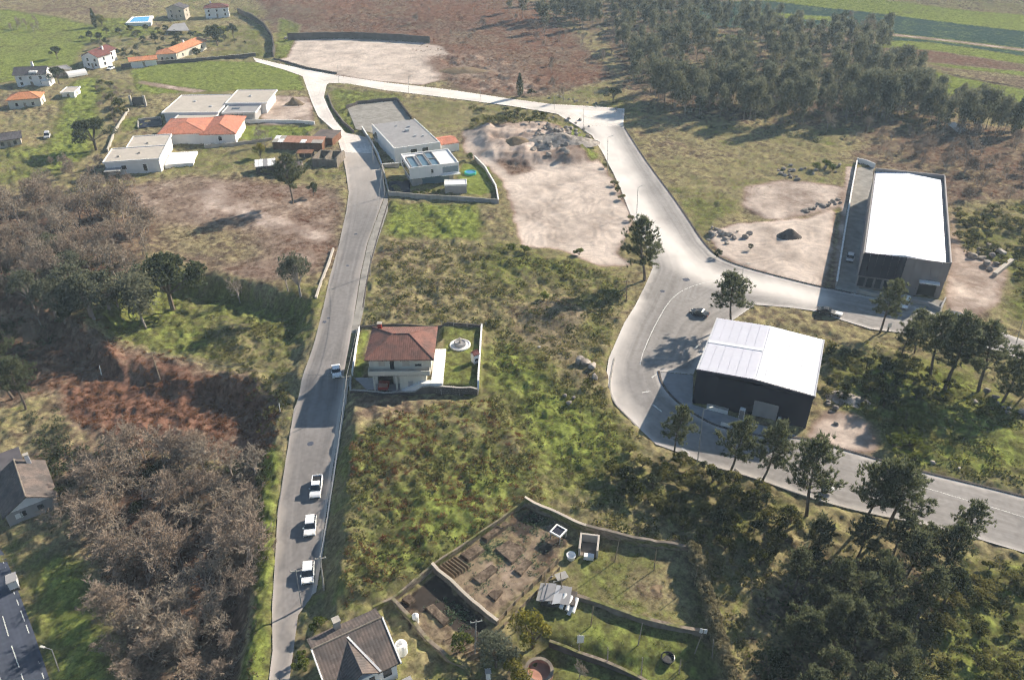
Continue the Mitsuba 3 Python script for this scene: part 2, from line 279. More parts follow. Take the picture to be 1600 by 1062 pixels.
us = np.concatenate([[-4, -3, -2.4, -2, -1.5, -1.2], np.linspace(-1, 1, 681), [1.2, 1.5, 2, 2.4, 3, 4]])
Yg, Ug = np.meshgrid(ys, us, indexing='ij'); Xg = Ug * (np.clip(Yg, 40, 900) * .68 + 24)
Zg = ground_height(Xg, Yg)
nr, nc = Yg.shape; ii, jj = np.meshgrid(np.arange(nr - 1), np.arange(nc - 1), indexing='ij'); q = ii * nc + jj
gv = np.stack([Xg, Yg, Zg], -1).reshape(-1, 3)
gf = np.vstack([np.stack([q, q + 1, q + nc + 1], -1).reshape(-1, 3), np.stack([q, q + nc + 1, q + nc], -1).reshape(-1, 3)])
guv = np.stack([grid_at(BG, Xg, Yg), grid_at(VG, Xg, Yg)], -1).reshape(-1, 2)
def gnd(x, y): return float(ground_height(np.array([x]), np.array([y]))[0])
# ------------------------------------------------------------------ materials
def mat(name, fn, rough=None, spec=None, bump=None, two=True, **kw):
    c = mikit.proc(fn) if callable(fn) else {'type': 'rgb', 'value': list(fn)}
    if rough is None: b = {'type': 'diffuse', 'reflectance': c}
    else: b = {'type': 'principled', 'base_color': c, 'roughness': rough, 'specular': .5 if spec is None else spec, **kw}
    if bump: b = {'type': 'bumpmap', 'arbitrary': mikit.proc(bump[0], bump[2]), 'scale': bump[1], 'bsdf': b}
    scene[name] = {'type': 'twosided', 'bsdf': b} if two else b
    return name
def C(*v): return mi.Color3f(*v)
def ground_color(p, n, uv):
    x, y = p.x, p.y
    big, mid, fine, tiny = fbm(x / 26, y / 26, 0, 3), fbm(x / 6.0, y / 6.0, 3, 3), fbm(x / 1.1, y / 1.1, 7, 3), .5 * noise(x / .42, y / .42, 2) + .5 * noise(x / .19, y / .19, 6)
    u = uv.x + (mid - .5) * .25 * (1 - dr.abs(2 * dr.abs(uv.x) - 1)) + (fine - .5) * .22
    v = dr.clip(uv.y + (big - .5) * .30 + (mid - .5) * .30 + (fine - .5) * .34, 0, 1)
    rust, brown, straw, olive, lush = C(.165, .090, .064), C(.160, .118, .086), C(.230, .198, .108), C(.138, .142, .052), C(.165, .195, .050)
    veg = mix(mix(mix(mix(rust, brown, smoothstep(.0, .28, v)), straw, smoothstep(.25, .50, v)), olive, smoothstep(.48, .70, v)), lush, smoothstep(.68, .95, v))
    veg = veg * (.42 + 1.12 * fine) * (.52 + .96 * tiny)
    swirl = .93 + .07 * dr.sin(fbm(x / 14, y / 14, 5, 3) * 80)
    soil = swirl * mix(C(.30, .222, .182), C(.58, .495, .43), smoothstep(.45, 1.0, u + (mid - .5) * .3)) * (.72 + .55 * mid) * (.85 + .3 * tiny)
    dark = mix(C(.056, .046, .040), C(.036, .066, .058), smoothstep(.5, .9, uv.y)) * (.6 + .8 * fine)  # teal end paints shade onto valley grass; brown end is dark ground
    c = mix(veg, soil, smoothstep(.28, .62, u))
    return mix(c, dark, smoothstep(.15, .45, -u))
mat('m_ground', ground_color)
def asphalt(base, dusty):
    def f(p, n, uv):       # uv.x: dust carried onto the surface, uv.y: metres across
        big, fine = fbm(p.x / 9, p.y / 9, 1, 3), noise(p.x / .5, p.y / .5, 4)
        track = fbm(uv.y * 1.7, p.y / 45, 3, 3)
        c = mi.Color3f(base) * (.70 + .44 * big + .18 * fine) * (.74 + .52 * track)
        crack = smoothstep(.035, .0, dr.abs(fbm(p.x / 7, p.y / 7, 9, 3) - .5)) * .07
        return mix(c * (1 - crack), mi.Color3f(dusty) * (.82 + .3 * big), dr.clip(uv.x * (.75 + .5 * fbm(p.x / 2.5, p.y / 6, 5, 3)), 0, 1))
    return f
mat('m_asphalt', asphalt((.200, .188, .184), (.47, .42, .375)), .85, .3)
mat('m_loop', asphalt((.255, .238, .226), (.70, .65, .60)), .85, .3)
mat('m_dusty', asphalt((.70, .65, .60), (.82, .77, .71)))
mat('m_highway', asphalt((.060, .070, .100), (.2, .2, .2)), .8, .4)  # navy base with the shade over the highway painted in; tar patches share it
mat('m_paint', lambda p, n, uv: C(.72, .71, .68) * (.7 + .35 * fbm(p.x * 2, p.y * 2, 0, 2)))
def plain(col, amp=.25, s=1.2, streak=True):
    def f(p, n, uv):
        a, b = fbm(p.x / s, p.y / s, p.z / s, 3), fbm(p.x / .7, p.y / .7, p.z / 5, 2)
        return mi.Color3f(col) * (1 - amp + amp * (a + b if streak else 2 * a))
    return f
mat('m_concrete', plain((.42, .39, .35), .35, 2.0))
mat('m_slab', plain((.50, .455, .40), .22, 3.0))
mat('m_slab_grey', plain((.33, .325, .33), .25, 3.0))
mat('m_gravel', plain((.30, .285, .26), .3, 1.5, False))
mat('m_white', plain((.80, .79, .77), .14, 1.5))
mat('m_cream', plain((.62, .585, .50), .16, 1.5))
mat('m_beige', plain((.50, .44, .37), .18, 1.5))
mat('m_greywall', plain((.36, .35, .345), .2, 1.5))
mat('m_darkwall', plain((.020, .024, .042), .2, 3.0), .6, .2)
mat('m_greypanel', plain((.23, .205, .20), .14, 3.0), .55, .4)
mat('m_stone', plain((.22, .19, .16), .6, .8))
mat('m_darkstone', plain((.11, .098, .092), .5, 1.0))
mat('m_mossy', lambda p, n, uv: mix(C(.24, .20, .16), C(.17, .17, .07), smoothstep(.4, .65, fbm(p.x / 2, p.y / 2, p.z, 3))) * (.6 + .8 * noise(p.x * 3, p.y * 3, p.z * 3)))
mat('m_rock', lambda p, n, uv: mix(C(.42, .375, .33), C(.20, .178, .16), smoothstep(.35, .7, fbm(p.x * .8, p.y * .8, p.z * .8, 3))) * (.8 + .4 * noise(p.x * 4, p.y * 4, p.z * 4)))
def tiles(col, old, pitch=.42):
    def f(p, n, uv):
        h = dr.rsqrt(dr.maximum(n.x * n.x + n.y * n.y, 1e-6)); s = (n.y * p.x - n.x * p.y) * h
        k = .5 + .5 * dr.sin(s * (2 * math.pi / pitch)); row = cell_rand(s / pitch, p.z / .22, 3)
        c = mix(mi.Color3f(col), mi.Color3f(old), smoothstep(.35, .7, fbm(p.x / 1.7, p.y / 1.7, p.z / 1.7, 3)))
        return c * (.76 + .27 * k) * (.84 + .32 * row)
    return f
mat('m_tile_red', tiles((.60, .235, .150), (.50, .215, .15)), .8, .2)
mat('m_tile_orange', tiles((.62, .26, .13), (.52, .23, .13)), .8, .2)
mat('m_tile_brown', tiles((.235, .115, .092), (.165, .095, .082)), .8, .2)
mat('m_tile_maroon', tiles((.20, .075, .07), (.16, .075, .07)), .8, .2)
mat('m_tile_dark', tiles((.17, .135, .12), (.115, .10, .095)), .8, .2)
mat('m_tile_grey', tiles((.115, .105, .115), (.09, .085, .095)), .8, .2)
def ribbed(col, pitch, w=.25):
    def f(p, n, uv):
        s = uv.x / pitch; k = dr.abs(s - dr.floor(s) - .5) * 2
        return mi.Color3f(col) * (1 - w * smoothstep(.75, .95, k)) * (.94 + .1 * fbm(p.x / 4, p.y / 4, p.z, 2))
    return f
mat('m_roof_white', plain((.80, .80, .82), .10, 6.0), .45, .4)
mat('m_roof_panel', plain((.62, .62, .68), .10, 5.0), .35, .4)
mat('m_metal', plain((.45, .46, .48), .2, 2.0), .4, .5)
mat('m_galv', plain((.34, .33, .31), .2, 1.0))
mat('m_wood', plain((.30, .24, .175), .4, .6))
mat('m_bark', plain((.16, .125, .10), .4, .5))
mat('m_pale_bark', plain((.36, .31, .27), .35, .6))
mat('m_plastic_white', (.78, .78, .76), .4)
mat('m_carwhite', (.80, .81, .82), .25, .5, clearcoat=.8)
mat('m_cardark', (.02, .022, .027), .25, .5, clearcoat=.8)
mat('m_carsilver', (.42, .43, .45), .3, .5, clearcoat=.8)
mat('m_glass', (.025, .032, .042), .08, .6)
mat('m_glassblue', (.10, .17, .22), .10, .6)
mat('m_rubber', (.02, .02, .02), .8)
mat('m_black', (.015, .015, .017), .6)
mat('m_lamp', (.6, .58, .52), .3)
mat('m_redpaint', (.30, .035, .03), .5)
mat('m_pool', lambda p, n, uv: C(.05, .33, .62) * (.85 + .3 * noise(p.x, p.y, 0)), .08, .5)
mat('m_poolgreen', (.06, .48, .36), .4)
mat('m_bluecover', (.05, .22, .42), .5)
mat('m_tarp_red', plain((.42, .235, .18), .4, 1.0))
mat('m_rust', plain((.20, .11, .075), .5, .8))
mat('m_bedsoil', lambda p, n, uv: mix(C(.105, .08, .062), C(.18, .14, .105), smoothstep(.35, .65, fbm(p.x / .9, p.y / .9, 1, 3))) * (.6 + .8 * noise(p.x * 4, p.y * 4, 0)))
mat('m_straw', plain((.22, .165, .11), .5, .5))
def leaf(a, b, s=1.1, amp=.5, thru=None):
    def f(p, n, uv):
        t = fbm(p.x / s, p.y / s, p.z / s, 3)
        return mix(mi.Color3f(a), mi.Color3f(b), smoothstep(.3, .7, t)) * (1 - amp / 2 + amp * cell_rand(p.x * 3.1, p.y * 3.1, p.z * 3.1))
    return f
def foliage(name, a, b, s=1.1, amp=.5, thru=.35):
    scene[name] = {'type': 'principledthin', 'base_color': mikit.proc(leaf(a, b, s, amp)), 'roughness': .75, 'diff_trans': thru * 2, 'eta': 1.2}
    return name
foliage('m_pine', (.085, .102, .052), (.165, .178, .100), 1.0, .6, .55)
foliage('m_euca', (.105, .120, .085), (.225, .222, .140), 2.5, .6, .45)
foliage('m_oak', (.048, .062, .032), (.095, .108, .056), 1.6, .6)
foliage('m_greyleaf', (.095, .105, .070), (.165, .170, .110), 1.5, .6)
foliage('m_twig', (.28, .235, .185), (.36, .30, .235), 4.0, .5, .1)
foliage('m_twig_red', (.27, .215, .17), (.35, .28, .22), 4.0, .5, .1)
foliage('m_bush', (.070, .082, .028), (.215, .200, .075), 2.2, .6, .5)
foliage('m_veg', (.07, .12, .065), (.17, .23, .14), .6, .6)
foliage('m_ivy', (.20, .18, .10), (.34, .30, .19), 1.2, .6)
foliage('m_green', (.098, .128, .030), (.185, .205, .055), 2.0, .6)
foliage('m_straw_grass', (.20, .165, .085), (.27, .225, .125), 2.0, .5)
foliage('m_bracken', (.165, .072, .038), (.235, .125, .062), 1.8, .6)
foliage('m_dead', (.125, .085, .062), (.17, .125, .09), 2.0, .6)
foliage('m_hedge', (.050, .085, .022), (.085, .115, .035), 1.0, .5)
foliage('m_olive', (.13, .15, .105), (.19, .20, .14), .8, .5)
foliage('m_yellowbush', (.20, .19, .035), (.26, .23, .05), .8, .5)
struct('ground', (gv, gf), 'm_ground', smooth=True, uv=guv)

# ------------------------------------------------------------------ paved sheets
def sheet(name, geom, dz, m, step=2.2, dust=None, parent=None, lift=0.0):
    polys = [geom] if geom.geom_type == 'Polygon' else list(geom.geoms)
    V, F, D = [], [], []; n = 0
    for P in polys:
        if P.area < .2: continue
        P = P.simplify(.05); b = P.exterior.segmentize(step); x0, y0, x1, y1 = P.bounds
        gx, gy = np.meshgrid(np.arange(x0, x1, step), np.arange(y0, y1, step)); g = np.stack([gx.ravel(), gy.ravel()], 1)
        g = g[shapely.contains_xy(P.buffer(-step * .35), g[:, 0], g[:, 1])]
        pts = np.vstack([np.array(b.coords)[:-1], g]); t = Delaunay(pts).simplices
        c = pts[t].mean(1); t = t[shapely.contains_xy(P, c[:, 0], c[:, 1])]
        e = pts[t]; cr = (e[:,1,0]-e[:,0,0])*(e[:,2,1]-e[:,0,1]) - (e[:,1,1]-e[:,0,1])*(e[:,2,0]-e[:,0,0])
        t = t[np.abs(cr) > 1e-4]; cr = cr[np.abs(cr) > 1e-4]; t = np.where((cr < 0)[:, None], t[:, ::-1], t)
        V.append(pts); F.append(t + n); n += len(pts)
    v = np.vstack(V); z = Z(v[:, 0], v[:, 1]) + dz
    uv = np.stack([dust(v) if dust else np.zeros(len(v)), shapely.distance(geom.boundary, shapely.points(v))], 1)
    mesh = (np.column_stack([v, z]), np.vstack(F))
    if parent: return put(parent, name, mesh, m, smooth=True, uv=uv)
    return struct(name, mesh, m, smooth=True, uv=uv)
def near_line(v, line, r):
    L = LineString(ats(line)[:, :2]); d = shapely.distance(L, shapely.points(v)); return np.clip(1.25 - d / r, 0, 1)
main_dust = lambda v: np.clip((np.hypot(v[:,0]*.0, v[:,1]) - 205) / 60, 0, .9) + .55 * (1 - np.clip(shapely.distance(region(MAIN).exterior, shapely.points(v)) / .9, 0, 1))
sheet('main_road', region(MAIN), .02, 'm_asphalt', 1.5, main_dust)
sheet('link_road', region(LINK), .032, 'm_dusty', 3.0, lambda v: .6 * near_line(v, [(400,94),(500,120),(700,146),(870,170),(960,180)], 4))
sheet('lane', region(LANE), .026, 'm_dusty', 2.0, lambda v: .3 * near_line(v, [(490,120),(500,170),(550,230)], 3))
DUST = [(930,185),(950,220),(968,260),(985,300),(1010,345),(1045,385),(1080,415),(1110,432),(1200,447),(1262,462)]
sheet('loop_road', region(LOOP), .020, 'm_loop', 1.6, lambda v: np.clip(near_line(v, DUST, 5.5) + .6 * (1 - np.clip(shapely.distance(region(LOOP).exterior, shapely.points(v)) / 1.2, 0, 1)) + .55 * near_line(v, [(1000,660),(955,600),(968,540),(1000,470)], 2.0), 0, 1))
sheet('highway', region(HIGHWAY), .02, 'm_highway', 2.5)
sheet('gravel_court', region(COURT), .02, 'm_gravel')
sheet('dirt_verge', region(VERGE), .028, 'm_gravel', 1.5)
sheet('sidewalk', region(WALK), .045, 'm_slab', 1.5)
sheet('sidewalk', region(APRON1), .05, 'm_slab_grey', 2)
sheet('forecourt', region(APRON2), .03, 'm_gravel', 2)
sheet('driveway', region(YARD_H1), .03, 'm_slab_grey', 1.5)
def ribbon(pts, w, gaps=None):
    L = LineString(ats(pts)[:, :2]); return L.buffer(w / 2, cap_style=2)
def chaikin(p, k=2):
    p = np.array(p, float)
    for _ in range(k): p = np.vstack([p[:1], np.stack([.75*p[:-1]+.25*p[1:], .25*p[:-1]+.75*p[1:]], 1).reshape(-1, 2), p[-1:]])
    return p
for px, r in (((507,503),.5),((513,497),.35),((556,366),.5),((543,415),.4),((485,693),.6),((1072,437),.9),((1035,455),.6)): sheet('tar_patch', Point(*at(*px)[:2]).buffer(r, quad_segs=3), .03, 'm_highway', 1, parent='main_road' if px[0] < 700 else 'loop_road')
sheet('lane_marking', ribbon(chaikin([(1178,434),(1120,437),(1072,449),(1045,470),(1025,505),(1013,530),(1004,552),(1000,570)]), .16), .026, 'm_paint', 3, parent='loop_road')
sheet('lane_marking', ribbon([(1380,742),(1480,772),(1560,795),(1640,820)], .12), .026, 'm_paint', 3, parent='loop_road')
sheet('edge_line', ribbon(chaikin([(2,868),(12,900),(30,945),(53,1010),(72,1070)]), .13), .026, 'm_paint', 3, parent='highway')
sheet('edge_line', ribbon([(-40,960),(-18,1010),(2,1064)], .13), .026, 'm_paint', 3, parent='highway')
for q in ([(1018,590),(1028,583)],[(1084,545),(1092,539)],[(1003,613),(1016,611)],[(1020,632),(1034,643)],[(1065,700),(1078,708)]): sheet('lane_marking', ribbon(q, .3), .026, 'm_paint', 3, parent='loop_road')
for a, b in (((-6,925),(-1,938)), ((4,962),(14,995)), ((18,1008),(30,1042)), ((33,1052),(40,1072))): sheet('centre_dash', ribbon([a, b], .13), .026, 'm_paint', 3, parent='highway')
# kerbs
def kerb(pts, label_parent, name='kerb', m='m_concrete', h=.14, w=.3):
    L = np.array(LineString(ats(chaikin(pts, 2))[:, :2]).segmentize(2.0).coords); mb = MB()
    d = np.gradient(L, axis=0); d /= np.linalg.norm(d, axis=1, keepdims=True); nn = np.stack([-d[:,1], d[:,0]], 1) * w / 2
    z = Z(L[:,0], L[:,1]); k = len(L)
    v = np.concatenate([np.column_stack([L + s * nn, z + t]) for s, t in ((-1, -.1), (-1, h), (1, h), (1, -.1))])
    i = np.arange(k - 1); f = []
    for a in range(3): f += [np.stack([a*k+i, a*k+i+1, (a+1)*k+i+1], 1), np.stack([a*k+i, (a+1)*k+i+1, (a+1)*k+i], 1)]
    mb.add(v, np.vstack(f)[:, ::-1]); return put(label_parent, name, mb, m)
kerb([(1029,580),(1034,600),(1050,621),(1075,641),(1100,656),(1125,668),(1200,684),(1252,683),(1295,696),(1350,711),(1400,726),(1450,739),(1500,751),(1550,763),(1600,776),(1660,790)], 'loop_road', m='m_darkstone', h=.18, w=.4)
kerb([(976,200),(996,232),(1018,264),(1050,306),(1075,342),(1098,378),(1120,401),(1150,414),(1200,428),(1275,447),(1330,458)], 'loop_road', m='m_darkstone', h=.2, w=.45)
kerb([(1112,728),(1175,745),(1250,772),(1330,796),(1430,816),(1510,836)], 'loop_road')
kerb([(960,560),(951,605),(960,630),(976,646),(997,668)], 'loop_road')
kerb([(606,318),(590,370),(575,425),(567,480)], 'main_road', 'gutter', 'm_darkstone', .05, .35)
kerb([(553,530),(541,600),(528,690),(517,760),(503,860)], 'main_road', 'gutter', 'm_darkstone', .05, .3)
# ------------------------------------------------------------------ building kit
def Fz(a, b, c, h):      # frame from three eave corners in the photo, h metres above the ground: front left, front right, back left
    g = float(at(*a)[2])
    for _ in range(6): A = un(*a, g + h); g = gz(A[0], A[1])
    A, B, Cc = un(*a, g + h), un(*b, g + h), un(*c, g + h); A[2] = g
    fr = Fr(A, B); fr.D = abs(float(fr.inv([Cc[0], Cc[1], g])[1])); return fr
def face_pt(W, D, face, u, out):
    return {'f': (u, -out), 'b': (u, D + out), 'l': (-out, u), 'r': (W + out, u)}[face]
def slab_on(mb, W, D, face, u0, u1, z0, z1, o0, o1):
    (x0, y0), (x1, y1) = face_pt(W, D, face, u0, o0), face_pt(W, D, face, u1, o1)
    return mb.box(min(x0, x1), max(x0, x1), min(y0, y1), max(y0, y1), z0, z1)
def opening(par, fr, W, D, face, u, z, w, h, kind='window', frame='m_white', pane='m_glass', label=None, small=False):
    if small: return put(par, kind, slab_on(MB(fr), W, D, face, u, u + w, z, z + h, -.05, .05), pane, label)
    t = .09; mb = MB(fr)
    for a in ((u, u + t, z, z + h), (u + w - t, u + w, z, z + h), (u + t, u + w - t, z, z + t), (u + t, u + w - t, z + h - t, z + h)): slab_on(mb, W, D, face, *a, -.04, .07)
    if w > 1.0 and kind == 'window': slab_on(mb, W, D, face, u + w/2 - .04, u + w/2 + .04, z + t, z + h - t, -.04, .065)
    k = put(par, kind, mb, frame, label)
    put(k, 'pane' if kind == 'window' else 'leaf', slab_on(MB(fr), W, D, face, u + t, u + w - t, z + t, z + h - t, -.03, .035), pane)
    if kind == 'window': put(k, 'sill', slab_on(MB(fr), W, D, face, u - .08, u + w + .08, z - .09, z - .005, -.03, .14), 'm_concrete')
    return k
def walls(par, fr, W, D, h, m, base=-1.2, name='wall', x0=0, y0=0):
    return put(par, name, MB(fr).box(x0, W, y0, D, base, h), m)
def hip(par, fr, W, D, z, rise, over, m, cap=True, capm=None, th=.2, pitch_short=1.0):
    o = over; x0, x1, y0, y1 = -o, W + o, -o, D + o; zt = z + th
    if W >= D: k = (D / 2 + o) * pitch_short; r0, r1 = (x0 + k, D / 2), (x1 - k, D / 2)
    else: k = (W / 2 + o) * pitch_short; r0, r1 = (W / 2, y0 + k), (W / 2, y1 - k)
    c = [[x0,y0,zt],[x1,y0,zt],[x1,y1,zt],[x0,y1,zt]]; R0, R1 = [*r0, z + rise], [*r1, z + rise]
    v = [[a, b, z] for a, b, _ in c] + c + [R0, R1]
    if W >= D: top = [[4,5,9],[4,9,8],[5,6,9],[6,7,8],[6,8,9],[7,4,8]]
    else: top = [[4,5,8],[5,6,9],[5,9,8],[6,7,9],[7,4,8],[7,8,9]]
    f = [[0,2,1],[0,3,2]] + top + [x for i in range(4) for x in ([i,(i+1)%4,(i+1)%4+4],[i,(i+1)%4+4,i+4])]
    # split so that every face is flat shaded with its own slope
    k = put(par, 'roof', MB(fr).add(v, f), m)
    if cap:
        near = [(0, 8), (3, 8), (1, 9), (2, 9)] if W >= D else [(0, 8), (1, 8), (2, 9), (3, 9)]
        put(k, 'ridge_tile', MB(fr).tube(R0, R1, .13, n=6), capm or m)
        for a, b in near: put(k, 'ridge_tile', MB(fr).tube(c[a], R0 if b == 8 else R1, .12, n=6), capm or m)
    return k
def gable(par, fr, W, D, z, rise, over, m, along='x', wall=None, th=.18, capm=None, x0=0, y0=0, name='roof'):
    o = over; mb = MB(fr); g = .35 if over > .2 else .1
    if along == 'x':
        ym = (y0 + D) / 2; s = rise / (D - ym)
        for sgn, ye in ((1, y0 - o), (-1, D + o)):
            ze = z - s * o; q = [[x0-g,ye,ze],[W+g,ye,ze],[W+g,ym,z+rise],[x0-g,ym,z+rise]]
            mb.slab([[a,b,c+th] for a,b,c in (q if sgn > 0 else q[::-1])], th)
        tri = [[[x,y0,z],[x,D,z],[x,ym,z+rise]] for x in (x0 + .02, W - .02)]; ridge = ([x0-g,ym,z+rise+th],[W+g,ym,z+rise+th])
    else:
        xm = (x0 + W) / 2; s = rise / (W - xm)
        for sgn, xe in ((1, x0 - o), (-1, W + o)):
            ze = z - s * o; q = [[xe,y0-g,ze],[xm,y0-g,z+rise],[xm,D+g,z+rise],[xe,D+g,ze]]
            mb.slab([[a,b,c+th] for a,b,c in (q if sgn > 0 else q[::-1])], th)
        tri = [[[x0,y,z],[W,y,z],[xm,y,z+rise]] for y in (y0 + .02, D - .02)]; ridge = ([xm,y0-g,z+rise+th],[xm,D+g,z+rise+th])
    k = put(par, name, mb, m); put(k, 'ridge_tile', MB(fr).tube(*ridge, .12, n=6), capm or m)
    if wall:
        for t in tri:
            gm = MB(fr)
            t = np.array(t, float); nrm = np.array([.2, 0, 0]) if along == 'x' else np.array([0, .2, 0]); inward = nrm if (t[0] @ nrm) < ((x0 + W) / 2 * nrm[0] + (y0 + D) / 2 * nrm[1]) else -nrm
            gm.add(np.vstack([t, t + inward]), [[0,1,2],[3,5,4],[0,3,4],[0,4,1],[1,4,5],[1,5,2],[2,5,3],[2,3,0]])
            put(par, 'gable_wall', gm, wall)
    return k
def chimney(par, fr, x, y, z0, z1, s=.7, m='m_white'):
    k = put(par, 'chimney', MB(fr).box(x - s/2, x + s/2, y - s/2, y + s/2, z0, z1), m)
    put(k, 'cap', MB(fr).box(x - s/2 - .1, x + s/2 + .1, y - s/2 - .1, y + s/2 + .1, z1 + .12, z1 + .24), 'm_concrete'); return k
def flat_roof(par, fr, x0, x1, y0, y1, z, m='m_slab', edge='m_white', up=.35, t=.25, name='roof'):
    k = put(par, name, MB(fr).box(x0, x1, y0, y1, z - .02, z + .12), m)
    mb = MB(fr)
    for a in ((x0 - t, x1 + t, y0 - t, y0), (x0 - t, x1 + t, y1, y1 + t), (x0 - t, x0, y0, y1), (x1, x1 + t, y0, y1)): mb.box(*a, z - .25, z + up)
    put(k, 'parapet', mb, edge); return k
def wall_run(name, label, cat, pts, h, t, m, cap=None, group=None, parent=None, dz=-.6, smoothpts=0, z_top=None):
    pts = chaikin(pts, smoothpts) if smoothpts else pts
    L = np.array(LineString(ats(pts)[:, :2]).segmentize(1.5).coords)
    d = np.gradient(L, axis=0); d /= np.linalg.norm(d, axis=1, keepdims=True) + 1e-9; nn = np.stack([-d[:,1], d[:,0]], 1)
    # both faces' feet stand in the ground; the top follows the higher side
    zl = np.maximum(Z(*(L + nn * 1.5).T), Z(*(L - nn * 1.5).T)); zf = np.minimum(Z(*(L + nn * 1.5).T), Z(*(L - nn * 1.5).T))
    if m in ('m_mossy', 'm_stone', 'm_darkstone'): zl = zl + (meshkit.noise(np.column_stack([L / 1.7, 0 * L[:, 0]]), 3) - .5) * .35
    def strip(z0, z1, w):
        k = len(L); v = np.concatenate([np.column_stack([L + s * nn * w / 2, z]) for s, z in ((-1, z0), (-1, z1), (1, z1), (1, z0))]); i = np.arange(k - 1); f = []
        for a in range(4): b = (a + 1) % 4; f += [np.stack([a*k+i, b*k+i+1, a*k+i+1], 1), np.stack([a*k+i, b*k+i, b*k+i+1], 1)]
        f = np.vstack(f + [[[0, k, 2*k], [0, 2*k, 3*k], [k-1, 3*k-1, 2*k-1], [k-1, 4*k-1, 3*k-1]]]); return (v, f[:, ::-1])
    k = parent or thing(name, label, cat, group)
    mb = MB(); mb.add(*strip(zf + dz, zl + h, t)); put(k, 'body', mb, m)
    if cap: mb = MB(); mb.add(*strip(zl + h + .003, zl + h + .1, t + .12)); put(k, 'coping', mb, cap)
    return k

# ------------------------------------------------------------------ the two warehouses
fr = Fz((1089,578), (1272,620), (1131,498), 7.6); W, D = fr.W, fr.D
k = thing('warehouse', 'dark walled warehouse with a low white sheet metal roof inside the bend of the road', 'warehouse')
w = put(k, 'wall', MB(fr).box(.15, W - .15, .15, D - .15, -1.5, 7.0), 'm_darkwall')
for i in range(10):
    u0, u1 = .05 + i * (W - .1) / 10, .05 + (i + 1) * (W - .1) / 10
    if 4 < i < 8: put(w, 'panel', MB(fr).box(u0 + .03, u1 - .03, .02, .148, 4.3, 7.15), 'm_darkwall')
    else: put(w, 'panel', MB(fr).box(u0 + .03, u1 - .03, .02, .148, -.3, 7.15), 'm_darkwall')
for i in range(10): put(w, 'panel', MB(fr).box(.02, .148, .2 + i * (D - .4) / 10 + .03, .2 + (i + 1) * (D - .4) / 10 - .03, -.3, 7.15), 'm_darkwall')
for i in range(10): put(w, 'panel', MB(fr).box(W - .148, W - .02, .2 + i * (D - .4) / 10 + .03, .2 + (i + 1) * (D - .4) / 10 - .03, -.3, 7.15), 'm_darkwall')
xr = W * .50; zr = 8.25
rf = put(k, 'roof', MB(fr).slab([[0,0,7.5],[xr,0,zr-.1],[xr,D,zr-.1],[0,D,7.5]], .3).slab([[xr,0,zr-.1],[W,0,7.5],[W,D,7.5],[xr,D,zr-.1]], .3), 'm_roof_panel')
yb = D * .52
for i in range(6):
    x0, x1 = .15 + i * (xr - .3) / 6, .15 + (i + 1) * (xr - .3) / 6; zz = lambda x: 7.5 + (zr - 7.6) * x / xr
    for y0, y1 in ((.25, yb - .55), (yb + .55, D - .25)): put(rf, 'sheet', MB(fr).slab([[x0+.05,y0,zz(x0)+.12],[x1-.05,y0,zz(x1)+.12],[x1-.05,y1,zz(x1)+.12],[x0+.05,y1,zz(x0)+.12]], .115), 'm_roof_panel')
for i in range(7):
    x0, x1 = xr + .1 + i * (W - xr - .3) / 7, xr + .1 + (i + 1) * (W - xr - .3) / 7; zz = lambda x: 7.5 + (zr - 7.6) * (W - x) / (W - xr)
    put(rf, 'sheet', MB(fr).slab([[x0+.04,.25,zz(x0)+.12],[x1-.04,.25,zz(x1)+.12],[x1-.04,D-.25,zz(x1)+.12],[x0+.04,D-.25,zz(x0)+.12]], .115), 'm_roof_white')
put(rf, 'walkway', MB(fr).slab([[.1,yb-.45,7.72],[xr,yb-.45,zr+.12],[xr,yb+.45,zr+.12],[.1,yb+.45,7.72]], .16), 'm_roof_white')
put(rf, 'edge_trim', MB(fr).slab([[-.12,-.12,7.72],[xr,-.12,zr+.12],[xr,.2,zr+.12],[-.12,.2,7.72]], .55).slab([[xr,-.12,zr+.12],[W+.12,-.12,7.72],[W+.12,.2,7.72],[xr,.2,zr+.12]], .55), 'm_darkwall')
put(rf, 'gutter', MB(fr).box(-.22, .02, .2, D - .1, 7.30, 7.62).box(W - .02, W + .22, .2, D - .1, 7.30, 7.62), 'm_metal')
dr_ = put(k, 'shutter_door', MB(fr).box(W*.53, W*.75, .05, .14, -.2, 4.0), 'm_cardark', 'wide grey roller shutter door')
for i in range(8): put(dr_, 'slat', MB(fr).box(W*.53 + .1, W*.75 - .1, -.01, .048, -.1 + i * .5, .36 + i * .5), 'm_slab_grey')
fr1 = fr
t = thing('utility_cabinet', 'white upright utility cabinet against the front of the dark warehouse', 'cabinet')
f2 = Fr(at(1157,656), ang=fr.ang); put(t, 'body', MB(f2).box(-.5, .5, 0, .8, 0, 2.4), 'm_white'); put(t, 'door', MB(f2).box(-.4, .4, -.05, -.002, .2, 2.2), 'm_greypanel')
t = thing('planter_wall', 'low white wall block in front of the dark warehouse', 'low wall')
f2 = Fr(at(1104,638), at(1137,646)); put(t, 'body', MB(f2).box(0, f2.W, -.3, .3, -.2, .9), 'm_white'); put(t, 'coping', MB(f2).box(-.05, f2.W + .05, -.36, .36, .903, 1.0), 'm_concrete')

